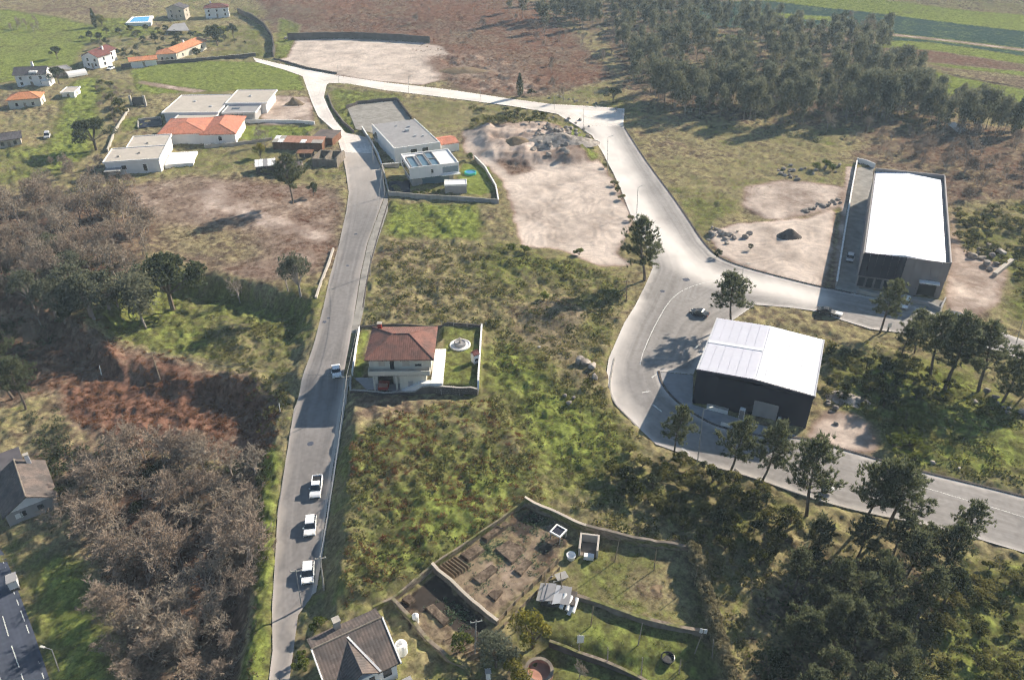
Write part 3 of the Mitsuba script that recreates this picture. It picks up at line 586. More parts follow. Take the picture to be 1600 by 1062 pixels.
fr = Fz((1350,395), (1487,412), (1367,266), 9.0); fr.k = .12; W, D = fr.W, fr.D; fr2 = fr
k = thing('warehouse', 'long warehouse with a blinding white roof and half black half grey front', 'warehouse')
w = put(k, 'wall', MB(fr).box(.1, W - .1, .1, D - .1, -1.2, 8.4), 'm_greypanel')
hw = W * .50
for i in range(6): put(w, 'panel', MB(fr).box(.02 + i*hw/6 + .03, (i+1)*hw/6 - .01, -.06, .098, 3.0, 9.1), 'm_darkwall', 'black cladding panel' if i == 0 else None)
for i in range(5):
    a, b = hw + i*(W-hw)/5, hw + (i+1)*(W-hw)/5
    put(w, 'panel', MB(fr).box(a + .02, b - .02, -.04, .098, 4.3 if 2 <= i < 5 else -.2, 9.1), 'm_greypanel')
for i in range(5): put(k, 'window', MB(fr).box(.4 + i*hw/5, .4 + (i+1)*hw/5 - .5, .02, .098, .2, 2.6), 'm_glass')
put(k, 'doorway', MB(fr).box(hw + (W-hw)*.45, W - 1.4, .02, .098, 0, 3.6), 'm_black')
put(k, 'canopy', MB(fr).box(hw + (W-hw)*.42, W - 1.1, -1.5, .09, 3.7, 3.95), 'm_white')
put(k, 'door', MB(fr).box(hw + 2.6, hw + 3.8, .0, .098, 0, 2.3), 'm_cardark')
xr = W * .48
rf = put(k, 'roof', MB(fr).slab([[.3,.3,8.6],[xr,.3,9.3],[xr,D-.3,9.3],[.3,D-.3,8.6]], .3).slab([[xr,.3,9.3],[W-1.0,.3,8.5],[W-1.0,D-1.2,8.5],[xr,D-.3,9.3]], .3), 'm_roof_white')
for i in range(9):
    for (xa, xb, za, zb) in ((.35, xr, 8.6, 9.3), (xr, W - 1.05, 9.3, 8.5)):
        y0, y1 = .4 + i*(D-1.8)/9, .4 + (i+1)*(D-1.8)/9
        put(rf, 'sheet', MB(fr).slab([[xa,y0+.04,za+.10],[xb,y0+.04,zb+.10],[xb,y1-.04,zb+.10],[xa,y1-.04,za+.10]], .095), 'm_roof_white')
put(k, 'parapet', MB(fr).box(W - .3, W, -.1, D, 7.6, 9.35).box(0, W - .303, D - .3, D, 7.6, 9.7).box(-.1, .2, .1, D - .303, 7.6, 8.75), 'm_greypanel')
put(k, 'gutter', MB(fr).box(W - 1.0, W - .303, .3, D - .5, 8.2, 8.35), 'm_metal')

# ------------------------------------------------------------------ the house with the brown hipped roof in the middle
fr = Fz((571,563), (676,562), (583,513), 6.6); fr.o[2] += 1.3; W, D = fr.W, fr.D; frh = fr
k = thing('detached_house', 'cream two storey house with a brown hipped tile roof beside the main road', 'house')
put(k, 'wall', MB(fr).box(.5, W - .4, .4, D - .3, 2.55, 5.3), 'm_cream')
put(k, 'basement_wall', MB(fr).box(.9, W - 1.2, 1.2, D - .3, -2.5, 2.50), 'm_cream')
put(k, 'floor_slab', MB(fr).box(.2, W - .2, .15, D - .2, 2.502, 2.548), 'm_concrete')
hip(k, fr, W, D, 5.3, 2.35, .25, 'm_tile_brown', pitch_short=.85)
chimney(k, fr, 1.5, D - .9, 5.4, 7.0, .8, 'm_redpaint')
bal = put(k, 'balcony', MB(fr).box(.4, W - .6, -1.1, .39, 2.3, 2.5), 'm_concrete')
put(bal, 'parapet', MB(fr).box(.4, W - .6, -1.1, -.98, 2.503, 3.45).box(.4, .52, -.977, .39, 2.503, 3.45).box(W - .72, W - .6, -.977, .39, 2.503, 3.45), 'm_cream')
put(k, 'lower_wing', MB(fr).box(6.4, W - 1.4, -.75, 1.19, -2.5, 2.29), 'm_cream')
for u in (1.2, 5.6): put(bal, 'pillar', MB(fr).box(u, u + .3, -1.0, -.7, -2.4, 2.298), 'm_cream')
for u, wd, hh in ((4.6, .8, 2.0), (2.4, 1.2, 1.2), (7.0, 1.4, 1.2), (W - 3.6, 1.3, .45)): put(k, 'window', MB(fr).box(u, u + wd, .34, .398, 2.95 if hh > 1.5 else 3.6, 4.9 if hh > 1 else 4.1), 'm_glass' if hh > 1.5 or hh < 1 else 'm_beige')
put(k, 'garage_opening', MB(fr).box(1.8, 4.8, 1.1, 1.198, -1.3, 1.3), 'm_black')
put(k, 'garage_door', MB(fr).box(8.0, 9.0, -.82, -.752, -1.3, .8), 'm_greywall')
t = thing('terrace', 'bright white paved terrace along the right side of the brown roofed house', 'terrace')
f2 = Fr(fr.w([[W + .02, -1.4, 0]])[0], ang=fr.ang)
put(t, 'slab', MB(f2).box(-.5, 1.8, -.3, D + .2, -2.5, .9), 'm_white'); put(t, 'slab', MB(f2).box(-2.5, -.51, -.3, .9, -2.5, .85), 'm_white')
for i in range(7): put(t, 'step', MB(f2).box(-3.1 - i*.55, -2.56 - i*.55, -.3, .9, -2.5, .65 - i * .28), 'm_white')
t = thing('red_trailer', 'small red and pink trailer parked under the balcony of the brown roofed house', 'trailer')
f2 = Fr(at(591,612), at(607,612)); put(t, 'body', MB(f2).box(0, 2.0, 0, 3.0, .45, 1.1), 'm_redpaint'); put(t, 'cover', MB(f2).box(.1, 1.9, .05, 1.2, 1.103, 1.2), 'm_tarp_red')
for x in (.05, 1.75): put(t, 'wheel', MB(f2).tube([x, 1.4, .3], [x + .2, 1.4, .3], .3, n=12), 'm_rubber')
t = thing('stone_fountain', 'round pale stone fountain on the lawn beside the brown roofed house', 'fountain')
c = at(719, 540, 0)
put(t, 'basin', MB().lathe([(0,0),(2.2,0),(2.25,.35),(2.0,.45),(1.85,.3),(.0,.25)], c, 24), 'm_white')
put(t, 'bowl', MB().lathe([(0,.3),(1.25,.32),(1.3,.85),(1.05,.95),(.9,.8),(0,.75)], c, 20), 'm_slab_grey')
put(t, 'column', MB().lathe([(.28,.7),(.16,1.3),(.5,1.65),(.45,1.75),(.12,1.75),(.1,2.1),(0,2.15)], c, 12), 'm_concrete')
t = thing('garden_oven', 'white garden oven with a little red roof by the lawn fence', 'oven')
f2 = Fr(at(741,569), at(749,569)); put(t, 'body', MB(f2).box(0, f2.W, 0, 1.3, 0, 2.1), 'm_white'); put(t, 'mouth', MB(f2).box(.2, f2.W - .2, -.04, -.002, .7, 1.2), 'm_black')
gable(t, f2, f2.W, 1.3, 2.1, .5, .12, 'm_tile_maroon')
t = thing('drain_cover', 'dark square cover in the corner of the lawn', 'cover')
f2 = Fr(at(717,609), at(733,609)); put(t, 'lid', MB(f2).box(0, 1.9, 0, 1.3, 0, .15), 'm_cardark'); put(t, 'rim', MB(f2).box(-.1, 2.0, -.1, -.002, 0, .1), 'm_concrete')

# ------------------------------------------------------------------ modern villa
fr = Fz((640,263), (717,254), (626,241), 6.4); W, D = fr.W, fr.D
k = thing('modern_villa', 'white box villa with three sunken glass roof lights', 'villa')
put(k, 'ground_floor', MB(fr).box(.8, W - 1.6, 1.4, D - .3, -.8, 2.8), 'm_greywall')
put(k, 'wall', MB(fr).box(0, W, 0, D, 2.803, 6.0), 'm_white')
put(k, 'ground_glazing', MB(fr).box(4.0, W - 3.0, 1.3, 1.397, 0, 2.5), 'm_glassblue')
rf = put(k, 'roof', MB(fr).box(.3, W - .3, .3, D - .3, 6.003, 6.12), 'm_white')
put(rf, 'parapet', MB(fr).box(0, W, 0, .3, 6.003, 6.5).box(0, W, D - .3, D, 6.003, 6.5).box(0, .3, .303, D - .303, 6.003, 6.5).box(W - .3, W, .303, D - .303, 6.003, 6.5), 'm_white')
for u0, u1, v0, v1 in ((.9, 3.1, 1.0, D*.72), (4.3, 6.5, 1.4, D*.80), (7.3, 9.6, 1.0, D*.46), (7.3, 9.6, D*.52, D*.9)):
    r = put(rf, 'roof_light', MB(fr).box(u0, u1, v0, v1, 6.125, 6.26), 'm_glassblue', 'blue glass roof light')
    put(r, 'kerb', MB(fr).box(u0 - .25, u0 - .003, v0 - .2, v1 + .2, 6.125, 6.62).box(u1 + .003, u1 + .25, v0 - .2, v1 + .2, 6.125, 6.62).box(u0, u1, v1 + .003, v1 + .25, 6.125, 6.62), 'm_greywall')
opening(k, fr, W, D, 'f', W*.42, 4.0, .9, 1.3); 
put(k, 'loggia', MB(fr).box(W*.66, W - .4, -.06, -.003, 3.6, 5.5), 'm_glassblue'); put(k, 'balcony', MB(fr).box(W*.62, W + .2, -1.0, -.07, 2.9, 3.2), 'm_white')
put(k, 'side_glazing', MB(fr).box(-.05, -.003, 1.0, D - 2.0, 3.4, 5.4), 'm_glass')
f3 = Fz((616,233), (688,223), (599,192), 5.0)
b = put(k, 'rear_wing', MB(f3).box(.1, f3.W - .1, .1, f3.D, -.6, 4.6), 'm_white', 'grey roofed rear wing')
put(b, 'flat_roof', MB(f3).box(.35, f3.W - .3, .4, f3.D - .2, 4.603, 4.95), 'm_slab_grey')
put(b, 'parapet', MB(f3).box(0, f3.W, 0, .35, 4.3, 5.25).box(0, .3, .353, f3.D, 4.3, 5.15).box(f3.W - .3, f3.W, .353, f3.D, 4.3, 5.15), 'm_white')
for x, y, s in ((f3.W*.55, f3.D*.55, 1.2), (f3.W*.68, f3.D*.7, .8), (f3.W*.62, f3.D*.33, .7), (f3.W*.78, f3.D*.3, .6), (f3.W*.45, f3.D*.8, .5)): put(b, 'roof_vent', MB(f3).box(x, x + s, y, y + s, 4.953, 5.0 + s * .6), 'm_metal')
put(b, 'window', MB(f3).box(f3.W*.35, f3.W*.48, -.05, .097, 2.0, 4.0), 'm_glass'); put(b, 'window', MB(f3).box(f3.W*.6, f3.W*.72, -.05, .097, 2.0, 4.0), 'm_glass')
t = thing('patio', 'dark paved patio in the shaded front corner of the villa garden', 'patio'); P = ats([(609,303),(641,303),(640,282),(607,284)]); put(t, 'paving', MB().slab([[*p[:2], p[2] + .12] for p in P], .5), 'm_darkwall'); put(t, 'edging', MB().tube(P[0] + [0,0,.1], P[1] + [0,0,.1], .12, n=5), 'm_concrete')
t = thing('pool_house', 'small flat white pool house in the front corner of the villa garden', 'pool house')
f2 = Fz((695,289), (729,288), (697,284), 2.8); put(t, 'wall', MB(f2).box(0, f2.W, 0, 4.0, -.3, 2.6), 'm_greywall'); flat_roof(t, f2, .1, f2.W - .1, .1, 3.9, 2.6, 'm_white', 'm_white', .3)
t = thing('garden_shed', 'red tile roofed shed behind the white villa', 'shed')
f2 = Fz((690,226), (717,222), (686,214), 2.8); put(t, 'wall', MB(f2).box(0, f2.W, 0, f2.D, -.3, 2.6), 'm_white'); gable(t, f2, f2.W, f2.D, 2.6, .8, .2, 'm_tile_red')
t = thing('paddling_pool', 'green and blue round pool on the villa lawn', 'pool')
c = at(735, 272); put(t, 'wall', MB().lathe([(1.9,0),(1.95,.8),(1.75,.85),(1.75,.55),(0,.55)], c, 20), 'm_poolgreen'); put(t, 'water', MB().lathe([(1.74,.6),(0,.6)], c, 20), 'm_bluecover')

# ------------------------------------------------------------------ flat roofed houses and the red roof west of the lane
fr = Fz((253,176), (409,174), (257,149), 3.8); W, D = fr.W, fr.D
k = thing('flat_roof_house', 'long low house with wide pale flat roofs behind the red roof', 'house')
put(k, 'wall', MB(fr).box(.5, W*.53, .5, D, -.8, 3.4), 'm_white')
rf = flat_roof(k, fr, 0, W*.56, 0, D*1.0, 3.5)
put(k, 'wall', MB(fr).box(W*.56 + .3, W - 1.0, D*.45, D*1.15, -.8, 3.9), 'm_white'); flat_roof(k, fr, W*.56 + .3, W - .3, D*.42, D*1.2, 4.0)
put(k, 'wall', MB(fr).box(W*.6, W*.92, .2, D*.45 - .3, -.8, 3.2), 'm_greywall'); flat_roof(k, fr, W*.6, W*.93, 0, D*.42 - .3, 3.25, 'm_slab_grey')
put(k, 'front_wing', MB(fr).box(W*.18, W*.55, -6.2, -.3, -.8, 2.8), 'm_white'); flat_roof(k, fr, W*.17, W*.56, -6.4, -.6, 2.85)
for x, y in ((W*.2, D*.6), (W*.42, D*.3), (W*.75, D*.8)): put(rf, 'roof_vent', MB(fr).box(x, x + .9, y, y + .7, 3.62 if x < W*.5 else 4.12, 4.1 if x < W*.5 else 4.6), 'm_metal')
put(rf, 'roof_light', MB(fr).box(W*.66, W*.74, D*.18, D*.26, 3.38, 3.5), 'm_glass')
put(k, 'window', MB(fr).box(W*.63, W*.8, .1, .197, .3, 2.6), 'm_glass')
t = thing('paved_yard', 'dark paved car court at the left end of the long flat house', 'yard')
f2 = Fr(at(217,200), at(253,196)); put(t, 'paving', MB(f2).box(0, f2.W, 0, 9.0, -.4, .06), 'm_darkwall'); put(t, 'edging', MB(f2).box(-.4, -.003, 0, 9, -.4, .3).box(0, f2.W, 9.003, 9.4, -.4, .9), 'm_concrete')
fr = Fz((246,211), (369,207), (247,187), 3.4); W, D = fr.W, fr.D
k = thing('tile_roof_house', 'low white house with a bright red hipped tile roof between the two flat roofs', 'house')
walls(k, fr, W - .6, D - .4, 3.4, 'm_white', x0=.6, y0=.6)
hip(k, fr, W * .62, D, 3.4, 2.1, .2, 'm_tile_red', pitch_short=.9)
f2 = Fr(fr.w([[W*.55, -1.6, 0]])[0], ang=fr.ang); hip(k, f2, W * .45, D + 1.8, 3.3, 2.4, .2, 'm_tile_red', pitch_short=.8)
put(k, 'wing_wall', MB(f2).box(.5, W*.45 - .4, .5, D, -.8, 3.25), 'm_white'); put(k, 'window', MB(f2).box(W*.22, W*.22 + 1.1, .42, .497, 1.0, 2.4), 'm_glass')
fr = Fz((160,254), (249,248), (178,220), 4.2); W, D = fr.W, fr.D
k = thing('flat_roof_house', 'white flat roofed house standing lowest on the slope by the bare trees', 'house')
put(k, 'wall', MB(fr).box(.4, W - .4, .3, D*.62, -1.2, 3.9), 'm_white'); put(k, 'wall', MB(fr).box(W*.28, W - .4, D*.62, D*1.12, -1.2, 3.9), 'm_white')
rf = flat_roof(k, fr, .2, W - .2, .2, D*.6, 4.0); flat_roof(k, fr, W*.27, W - .2, D*.6 + .26, D*1.15, 4.0)
put(k, 'window', MB(fr).box(W*.68, W*.74, .22, .297, .4, 2.6), 'm_glass'); put(k, 'window', MB(fr).box(W*.3, W*.38, .22, .297, 1.4, 2.6), 'm_glass')
for x, y in ((W*.55, D*.3), (W*.6, D*.75), (W*.2, D*.2)): put(rf, 'roof_vent', MB(fr).box(x, x + .8, y, y + .6, 4.13, 4.6), 'm_concrete')
put(k, 'terrace', MB(fr).box(W + .05, W + 9, D*.2, D*.75, -.8, .5), 'm_white')
put(k, 'awning', MB(fr).box(W*.02, W*.3, -3.0, .29, 1.9, 2.1), 'm_greywall')
# ------------------------------------------------------------------ village houses in the far left corner
def simple_house(a, b, c, h, label, roof, wallm, rise=1.8, kind='hip', along='x', chim=None, win=3, over=.35, two=True, cat='house', name='village_house', dmax=9.0):
    fr = Fz(a, b, c, h); W, D = fr.W, min(max(fr.D, 5.0), dmax)
    k = thing(name, label, cat); o = over
    walls(k, fr, W - o, D - o, h, wallm, x0=o, y0=o)
    if kind == 'hip': hip(k, fr, W, D, h, rise, .05, roof)
    elif kind == 'gable': gable(k, fr, W, D, h, rise, .3, roof, along, wallm)
    else: flat_roof(k, fr, .1, W - .1, .1, D - .1, h, roof, wallm)
    for lev in ((.9, h - 2.1) if two and h > 4.5 else (.9,)):
        for i in range(win): u = o + (W - 2 * o) * (i + .5) / win - .5; put(k, 'window', MB(fr).box(u, u + 1.0, o - .08, o - .003, lev, lev + 1.25), 'm_glass')
        put(k, 'window', MB(fr).box(W - o + .003, W - o + .08, D * .4, D * .4 + 1.0, lev, lev + 1.25), 'm_glass')
    if chim: chimney(k, fr, chim[0] * W, chim[1] * D, h, h + rise + 1.2, .8)
    put(k, 'door', MB(fr).box(W * .5 - .5, W * .5 + .5, o - .09, o - .003, 0, 2.1), 'm_wood')
    return k, fr, W, D
k, fr, W, D = simple_house((20,118), (70,116), (22,95), 5.2, 'white house with a dark slate roof and dormer at the left edge', 'm_tile_grey', 'm_white', 2.2, 'gable', 'x', (.45, .95))
put(k, 'dormer', MB(fr).box(W*.5, W*.75, .4, 3.2, 4.2, 6.4), 'm_white'); put(k, 'porch', MB(fr).box(W*.85, W + 1.2, -1.5, D*.6, -.6, 2.6), 'm_white')
simple_house((9,158), (63,154), (36,134), 3.4, 'house with a bright orange hipped roof at the left edge of the photo', 'm_tile_orange', 'm_cream', 2.0, 'hip', win=2)
k, fr, W, D = simple_house((128,88), (152,90), (134,64), 5.2, 'white two storey house with a maroon gabled roof and balconies', 'm_tile_maroon', 'm_white', 2.0, 'gable', 'y', (.6, .9), 2)
k2, fr, W, D = simple_house((152,88), (181,76), (148,66), 5.0, 'white side wing of the maroon roofed house', 'm_tile_maroon', 'm_white', 1.6, 'gable', 'x', None, 2)
k, fr, W, D = simple_house((243,86), (276,84), (240,70), 3.6, 'low house with an orange hipped roof, nearer half of the long orange building', 'm_tile_orange', 'm_cream', 1.8, 'hip', win=2)
simple_house((277,82), (322,64), (272,66), 3.6, 'low house with an orange roof stepping back up the slope', 'm_tile_orange', 'm_cream', 1.6, 'gable', 'x', (.5, .5), 3)
simple_house((202,97), (245,93), (213,87), 2.8, 'pale orange roofed garage in front of the long orange house', 'm_tile_orange', 'm_white', .9, 'gable', 'x', None, 1)
simple_house((258,14), (287,14), (256,-4), 5.6, 'beige two storey house with a dark roof at the top edge', 'm_tile_grey', 'm_beige', 2.0, 'gable', 'y', None, 2)
simple_house((318,14), (357,12), (322,-3), 5.4, 'pale house with a dark maroon roof on the slope above the pool', 'm_tile_maroon', 'm_white', 2.0, 'hip', None, (.3, .6), 3)
simple_house((85,112), (112,108), (86,96), 2.6, 'low pale garage with a flat roof beside the dark round tree', 'm_slab_grey', 'm_beige', .5, 'flat', win=1, two=False, cat='garage')
simple_house((-10,222), (33,216), (-6,190), 2.8, 'low house with a weathered grey roof at the left edge', 'm_tile_grey', 'm_beige', 1.2, 'gable', 'x', None, 2)
simple_house((94,146), (116,145), (97,135), 2.4, 'small pale flat roofed outbuilding on the green strip', 'm_slab', 'm_white', .4, 'flat', win=1, two=False, cat='outbuilding', name='outbuilding')
t = thing('swimming_pool', 'bright blue swimming pool with a pale deck near the top edge', 'swimming pool')
P = ats([(197,41),(237,41),(240,27),(206,28)]); z = P[:,2].max() + .5
put(t, 'deck', MB().slab([[*p[:2], z] for p in P], 2.0), 'm_white')
c = P[:, :2].mean(0); put(t, 'water', MB().slab([[*(c + (p[:2] - c) * .72), z + .03] for p in P], .1), 'm_pool')
t = thing('pool_cover', 'pale blue covered canopy below the beige house', 'canopy')
P = ats([(262,55),(298,55),(290,42),(272,44)]); z = P[:,2].max() + 2.2; put(t, 'sheet', MB().slab([[*p[:2], z] for p in P], .15), 'm_slab_grey')
for p in P: put(t, 'post', MB().tube([*p[:2], p[2] - .3], [*p[:2], z - .16], .1), 'm_metal')
t = thing('greenhouse', 'pale plastic tunnel greenhouse between the village houses', 'greenhouse')
f2 = Fr(at(108,122), at(138,117)); A = np.linspace(0, math.pi, 9); mb = MB(f2)
for i in range(8):
    p, q = (2.6*math.cos(A[i]), 2.2*math.sin(A[i])), (2.6*math.cos(A[i+1]), 2.2*math.sin(A[i+1])); mb.hexa([[0,3+p[0],p[1]],[f2.W,3+p[0],p[1]],[f2.W,3+p[0]*.96,p[1]-.1],[0,3+p[0]*.96,p[1]-.1],[0,3+q[0],q[1]],[f2.W,3+q[0],q[1]],[f2.W,3+q[0]*.96,q[1]-.1],[0,3+q[0]*.96,q[1]-.1]])
put(t, 'cover', mb, 'm_white')
for x in np.linspace(.2, f2.W - .2, 5): put(t, 'hoop', MB(f2).tube([x, .4, 0], [x, 3, 2.3], .05, n=5).tube([x, 3, 2.3], [x, 5.6, 0], .05, n=5), 'm_metal')

# ------------------------------------------------------------------ salvage sheds by the lane
t = thing('shed', 'long shed with a patchy red and white sheet roof beside the lane', 'shed')
fr = Fz((424,222), (503,224), (432,214), 2.6); W, D = fr.W, max(fr.D, 5)
put(t, 'wall', MB(fr).box(.2, W - .2, .2, D - .2, -.8, 2.4), 'm_rust')
rf = put(t, 'roof', MB(fr).slab([[0,0,2.5],[W,0,2.5],[W,D,3.1],[0,D,3.1]], .1), 'm_rust')
rng = random.Random(5)
for i in range(9):
    for j in range(2): put(rf, 'sheet', MB(fr).slab([[i*W/9+.05,j*D/2+.03,2.62+j*.3],[(i+1)*W/9-.02,j*D/2+.03,2.62+j*.3],[(i+1)*W/9-.02,(j+1)*D/2,2.92+j*.3],[i*W/9+.05,(j+1)*D/2,2.92+j*.3]], .06), rng.choice(['m_tarp_red','m_tarp_red','m_white','m_tarp_red','m_concrete']))
t = thing('shed', 'dark flat roofed shed at the bend of the lane', 'shed'); fr = Fz((486,214), (519,216), (483,201), 2.8); put(t, 'wall', MB(fr).box(.2, fr.W - .2, .2, fr.D, -.6, 2.6), 'm_rust'); put(t, 'roof', MB(fr).box(0, fr.W, 0, fr.D + .2, 2.603, 2.8), 'm_tile_dark')
t = thing('ruin', 'roofless stone ruin with dark openings below the patchy shed', 'ruin'); fr = Fr(at(488,258), at(527,260)); W = fr.W
for a in ((0, W, 0, .5), (0, W, 8, 8.5), (0, .5, .503, 7.997), (W - .5, W, .503, 7.997), (W*.5, W*.5 + .4, .503, 7.997)): put(t, 'wall', MB(fr).box(*a, -.6, 2.2 + .6 * rng.random()), 'm_stone')
t = thing('shed', 'open fronted shed cluttered with scrap below the red patched roof', 'shed'); fr = Fz((462,240), (487,240), (462,232), 2.4); W = fr.W
put(t, 'roof', MB(fr).box(0, W, 0, 4, 2.3, 2.45), 'm_rust'); put(t, 'wall', MB(fr).box(.1, W - .1, 3.6, 3.9, -.4, 2.297), 'm_darkstone')
for x in (.1, W*.5, W - .3): put(t, 'post', MB(fr).box(x, x + .2, .1, .3, -.4, 2.297), 'm_wood')
t = thing('shed', 'shed with a white sheet roof and dark doorway in the allotment', 'shed'); fr = Fz((398,261), (431,258), (400,252), 2.4); W, D = fr.W, max(fr.D, 4)
put(t, 'wall', MB(fr).box(.2, W - .2, .3, D, -.8, 2.2), 'm_darkstone'); rf = put(t, 'roof', MB(fr).slab([[0,0,2.3],[W,0,2.3],[W,D,2.9],[0,D,2.9]], .1), 'm_galv')
for i in range(5): put(rf, 'sheet', MB(fr).slab([[i*W/5+.04,.05,2.40],[(i+1)*W/5-.04,.05,2.40],[(i+1)*W/5-.04,D-.05,2.99],[i*W/5+.04,D-.05,2.99]], .06), 'm_white' if i != 2 else 'm_slab_grey')
put(t, 'doorway', MB(fr).box(W*.2, W*.5, .22, .297, 0, 1.9), 'm_black')
t = thing('shed', 'low dark stone byre next to the white roofed shed', 'shed'); fr = Fz((432,262), (468,262), (434,252), 2.2); put(t, 'wall', MB(fr).box(.1, fr.W - .1, .1, 5, -.6, 2.0), 'm_stone'); put(t, 'roof', MB(fr).slab([[0,0,2.1],[fr.W,0,2.1],[fr.W,5,2.6],[0,5,2.6]], .1), 'm_tile_dark')
# ruined arch by the village slope
t = thing('ruin', 'small dark ruin with two pale stone posts behind the flat roofs', 'ruin'); fr = Fr(at(204,166), at(229,166))
for x in (0, fr.W - .8): put(t, 'pillar', MB(fr).box(x, x + .8, 0, .8, -.5, 4.2), 'm_concrete')
put(t, 'wall', MB(fr).box(.81, fr.W - .81, 1.5, 2.0, -.5, 3.2), 'm_darkstone'); put(t, 'wall', MB(fr).box(.3, .7, .803, 5, -.5, 2.2), 'm_darkstone')

# ------------------------------------------------------------------ grey roofed house at the bottom edge
A, B = un(488, 1013, 6.4), un(596, 964, 6.4)          # the ridge
fr = Fr([A[0], A[1], 0.0], B); W = fr.W; fr.o[2] = gz(A[0], A[1]) ; z0 = 6.4 - fr.o[2]
k = thing('gabled_house', 'white house with a brown grey tile roof and central dormer at the bottom edge', 'house')
HD = 5.6; ze = z0 - 2.5; rb = 2.6; zb = z0 - 1.15
put(k, 'wall', MB(fr).box(.35, W - .35, -HD + .5, rb - .3, -3.5, ze - .1), 'm_white')
for x in (.35, W - .6): put(k, 'gable_wall', MB(fr).hexa([[x,-HD+.5,ze-.1],[x+.25,-HD+.5,ze-.1],[x+.25,rb-.3,ze-.1],[x,rb-.3,ze-.1],[x,-.2,z0-.25],[x+.25,-.2,z0-.25],[x+.25,rb-.3,zb-.2],[x,rb-.3,zb-.2]]), 'm_white')
rf = put(k, 'roof', MB(fr).slab([[-.1,-HD,ze],[W+.1,-HD,ze],[W+.1,0,z0],[-.1,0,z0]], .22), 'm_tile_dark')
put(k, 'rear_roof', MB(fr).slab([[-.1,.002,z0],[W+.1,.002,z0],[W+.1,rb,zb],[-.1,rb,zb]], .22), 'm_tile_dark')
put(rf, 'ridge_tile', MB(fr).tube([-.1,0,z0+.03],[W+.1,0,z0+.03], .13, n=6), 'm_stone')
for x in (-.22, W + .02): put(rf, 'barge_board', MB(fr).slab([[x,-HD-.1,ze+.1],[x+.2,-HD-.1,ze+.1],[x+.2,0,z0+.1],[x,0,z0+.1]], .3), 'm_white')
# central dormer
xm, dw = W * .46, 1.9; zd = z0 - .35
put(k, 'dormer', MB(fr).box(xm - dw, xm + dw, -HD - .3, -1.6, ze - 2.5, ze + .75), 'm_white')
put(k, 'dormer_roof', MB(fr).slab([[xm-dw-.2,-HD-.5,ze+.7],[xm,-HD-.5,zd],[xm,-.6,zd],[xm-dw-.2,-2.6,ze+.75]], .15).slab([[xm,-HD-.5,zd],[xm+dw+.2,-HD-.5,ze+.7],[xm+dw+.2,-2.6,ze+.75],[xm,-.6,zd]], .15), 'm_tile_dark')
for u in (xm - 1.3, xm - .35, xm + .75): put(k, 'window', MB(fr).box(u, u + .7, -HD - .38, -HD - .303, ze - 1.4, ze + .3), 'm_glass')
put(k, 'valley_flashing', MB(fr).slab([[xm+dw+.25,-HD-.5,ze+.85],[xm+dw+.5,-HD-.5,ze+.9],[xm+.3,-.4,zd+.2],[xm+.05,-.4,zd+.2]], .1), 'm_white')
for x in (1.2, W - 2.2): put(k, 'window', MB(fr).box(x, x + 1.1, -HD + .42, -HD + .497, ze - 2.2, ze - .9), 'm_glass')
chimney(k, fr, W * .42, rb - .5, zb - .5, z0 + .5, .8, 'm_concrete')
put(k, 'balcony', MB(fr).box(-1.0, W + 1.0, -HD - 3.2, -HD - .4, ze - 3.1, ze - 2.9), 'm_slab_grey')
t = thing('water_tank', 'white cylindrical tank beside the grey roofed house', 'tank')
c = at(628, 1020); put(t, 'barrel', MB().lathe([(0,0),(.8,0),(.85,1.8),(.7,2.1),(0,2.25)], c, 14), 'm_plastic_white'); put(t, 'lid', MB().lathe([(.3,2.2),(.3,2.35),(0,2.4)], c, 10), 'm_metal')
t = thing('propane_tank', 'small white upright tank behind the hedge of the lower garden', 'tank')
c = at(650, 972); put(t, 'barrel', MB().lathe([(0,0),(.45,0),(.5,1.5),(.3,1.75),(0,1.8)], c, 12), 'm_plastic_white'); put(t, 'lid', MB().lathe([(.15,1.78),(.15,1.9),(0,1.95)], c, 8), 'm_metal')
# house with lit gable at the left edge
zr = 2.2
for _ in range(6): A = un(40, 776, zr); zr = gz(A[0], A[1]) + 5.2
A, B = un(40, 776, zr), un(21, 717, zr)
fr = Fr([A[0], A[1], 0], B, 0); fr = Fr([A[0], A[1], gz(*A[:2])], B); L = fr.W; zr = zr - fr.o[2]; hw = 4.4; ze = zr - 2.4
k = thing('gabled_house', 'white gabled house with one sunlit brown slope at the left edge', 'house')
put(k, 'wall', MB(fr).box(.5, L - .2, -hw + .5, hw - .5, -2.5, ze), 'm_greywall')
put(k, 'gable_wall', MB(fr).add([[.5,-hw+.5,ze],[.5,hw-.5,ze],[.5,0,zr-.25],[.8,-hw+.5,ze],[.8,hw-.5,ze],[.8,0,zr-.25]], [[0,2,1],[3,4,5],[0,1,4],[0,4,3],[1,2,5],[1,5,4],[2,0,3],[2,3,5]]), 'm_white')
rf = put(k, 'roof', MB(fr).slab([[0,-hw,ze-.2],[L,-hw,ze-.2],[L,0,zr],[0,0,zr]], .2).slab([[0,0.002,zr],[L,0.002,zr],[L,hw,ze-.2],[0,hw,ze-.2]], .2), 'm_tile_dark')
put(rf, 'ridge_tile', MB(fr).tube([0,0,zr+.03],[L,0,zr+.03], .13, n=6), 'm_stone')
for y in (-1.8, .9): put(k, 'window', MB(fr).box(.42, .497, y, y + .9, ze - 1.6, ze - .6), 'm_glass')
put(k, 'window', MB(fr).box(.42, .497, 1.5, 2.6, ze - 1.7, ze - .7), 'm_plastic_white')
chimney(k, fr, L - 1.0, -2.0, ze, zr + .6, .7)
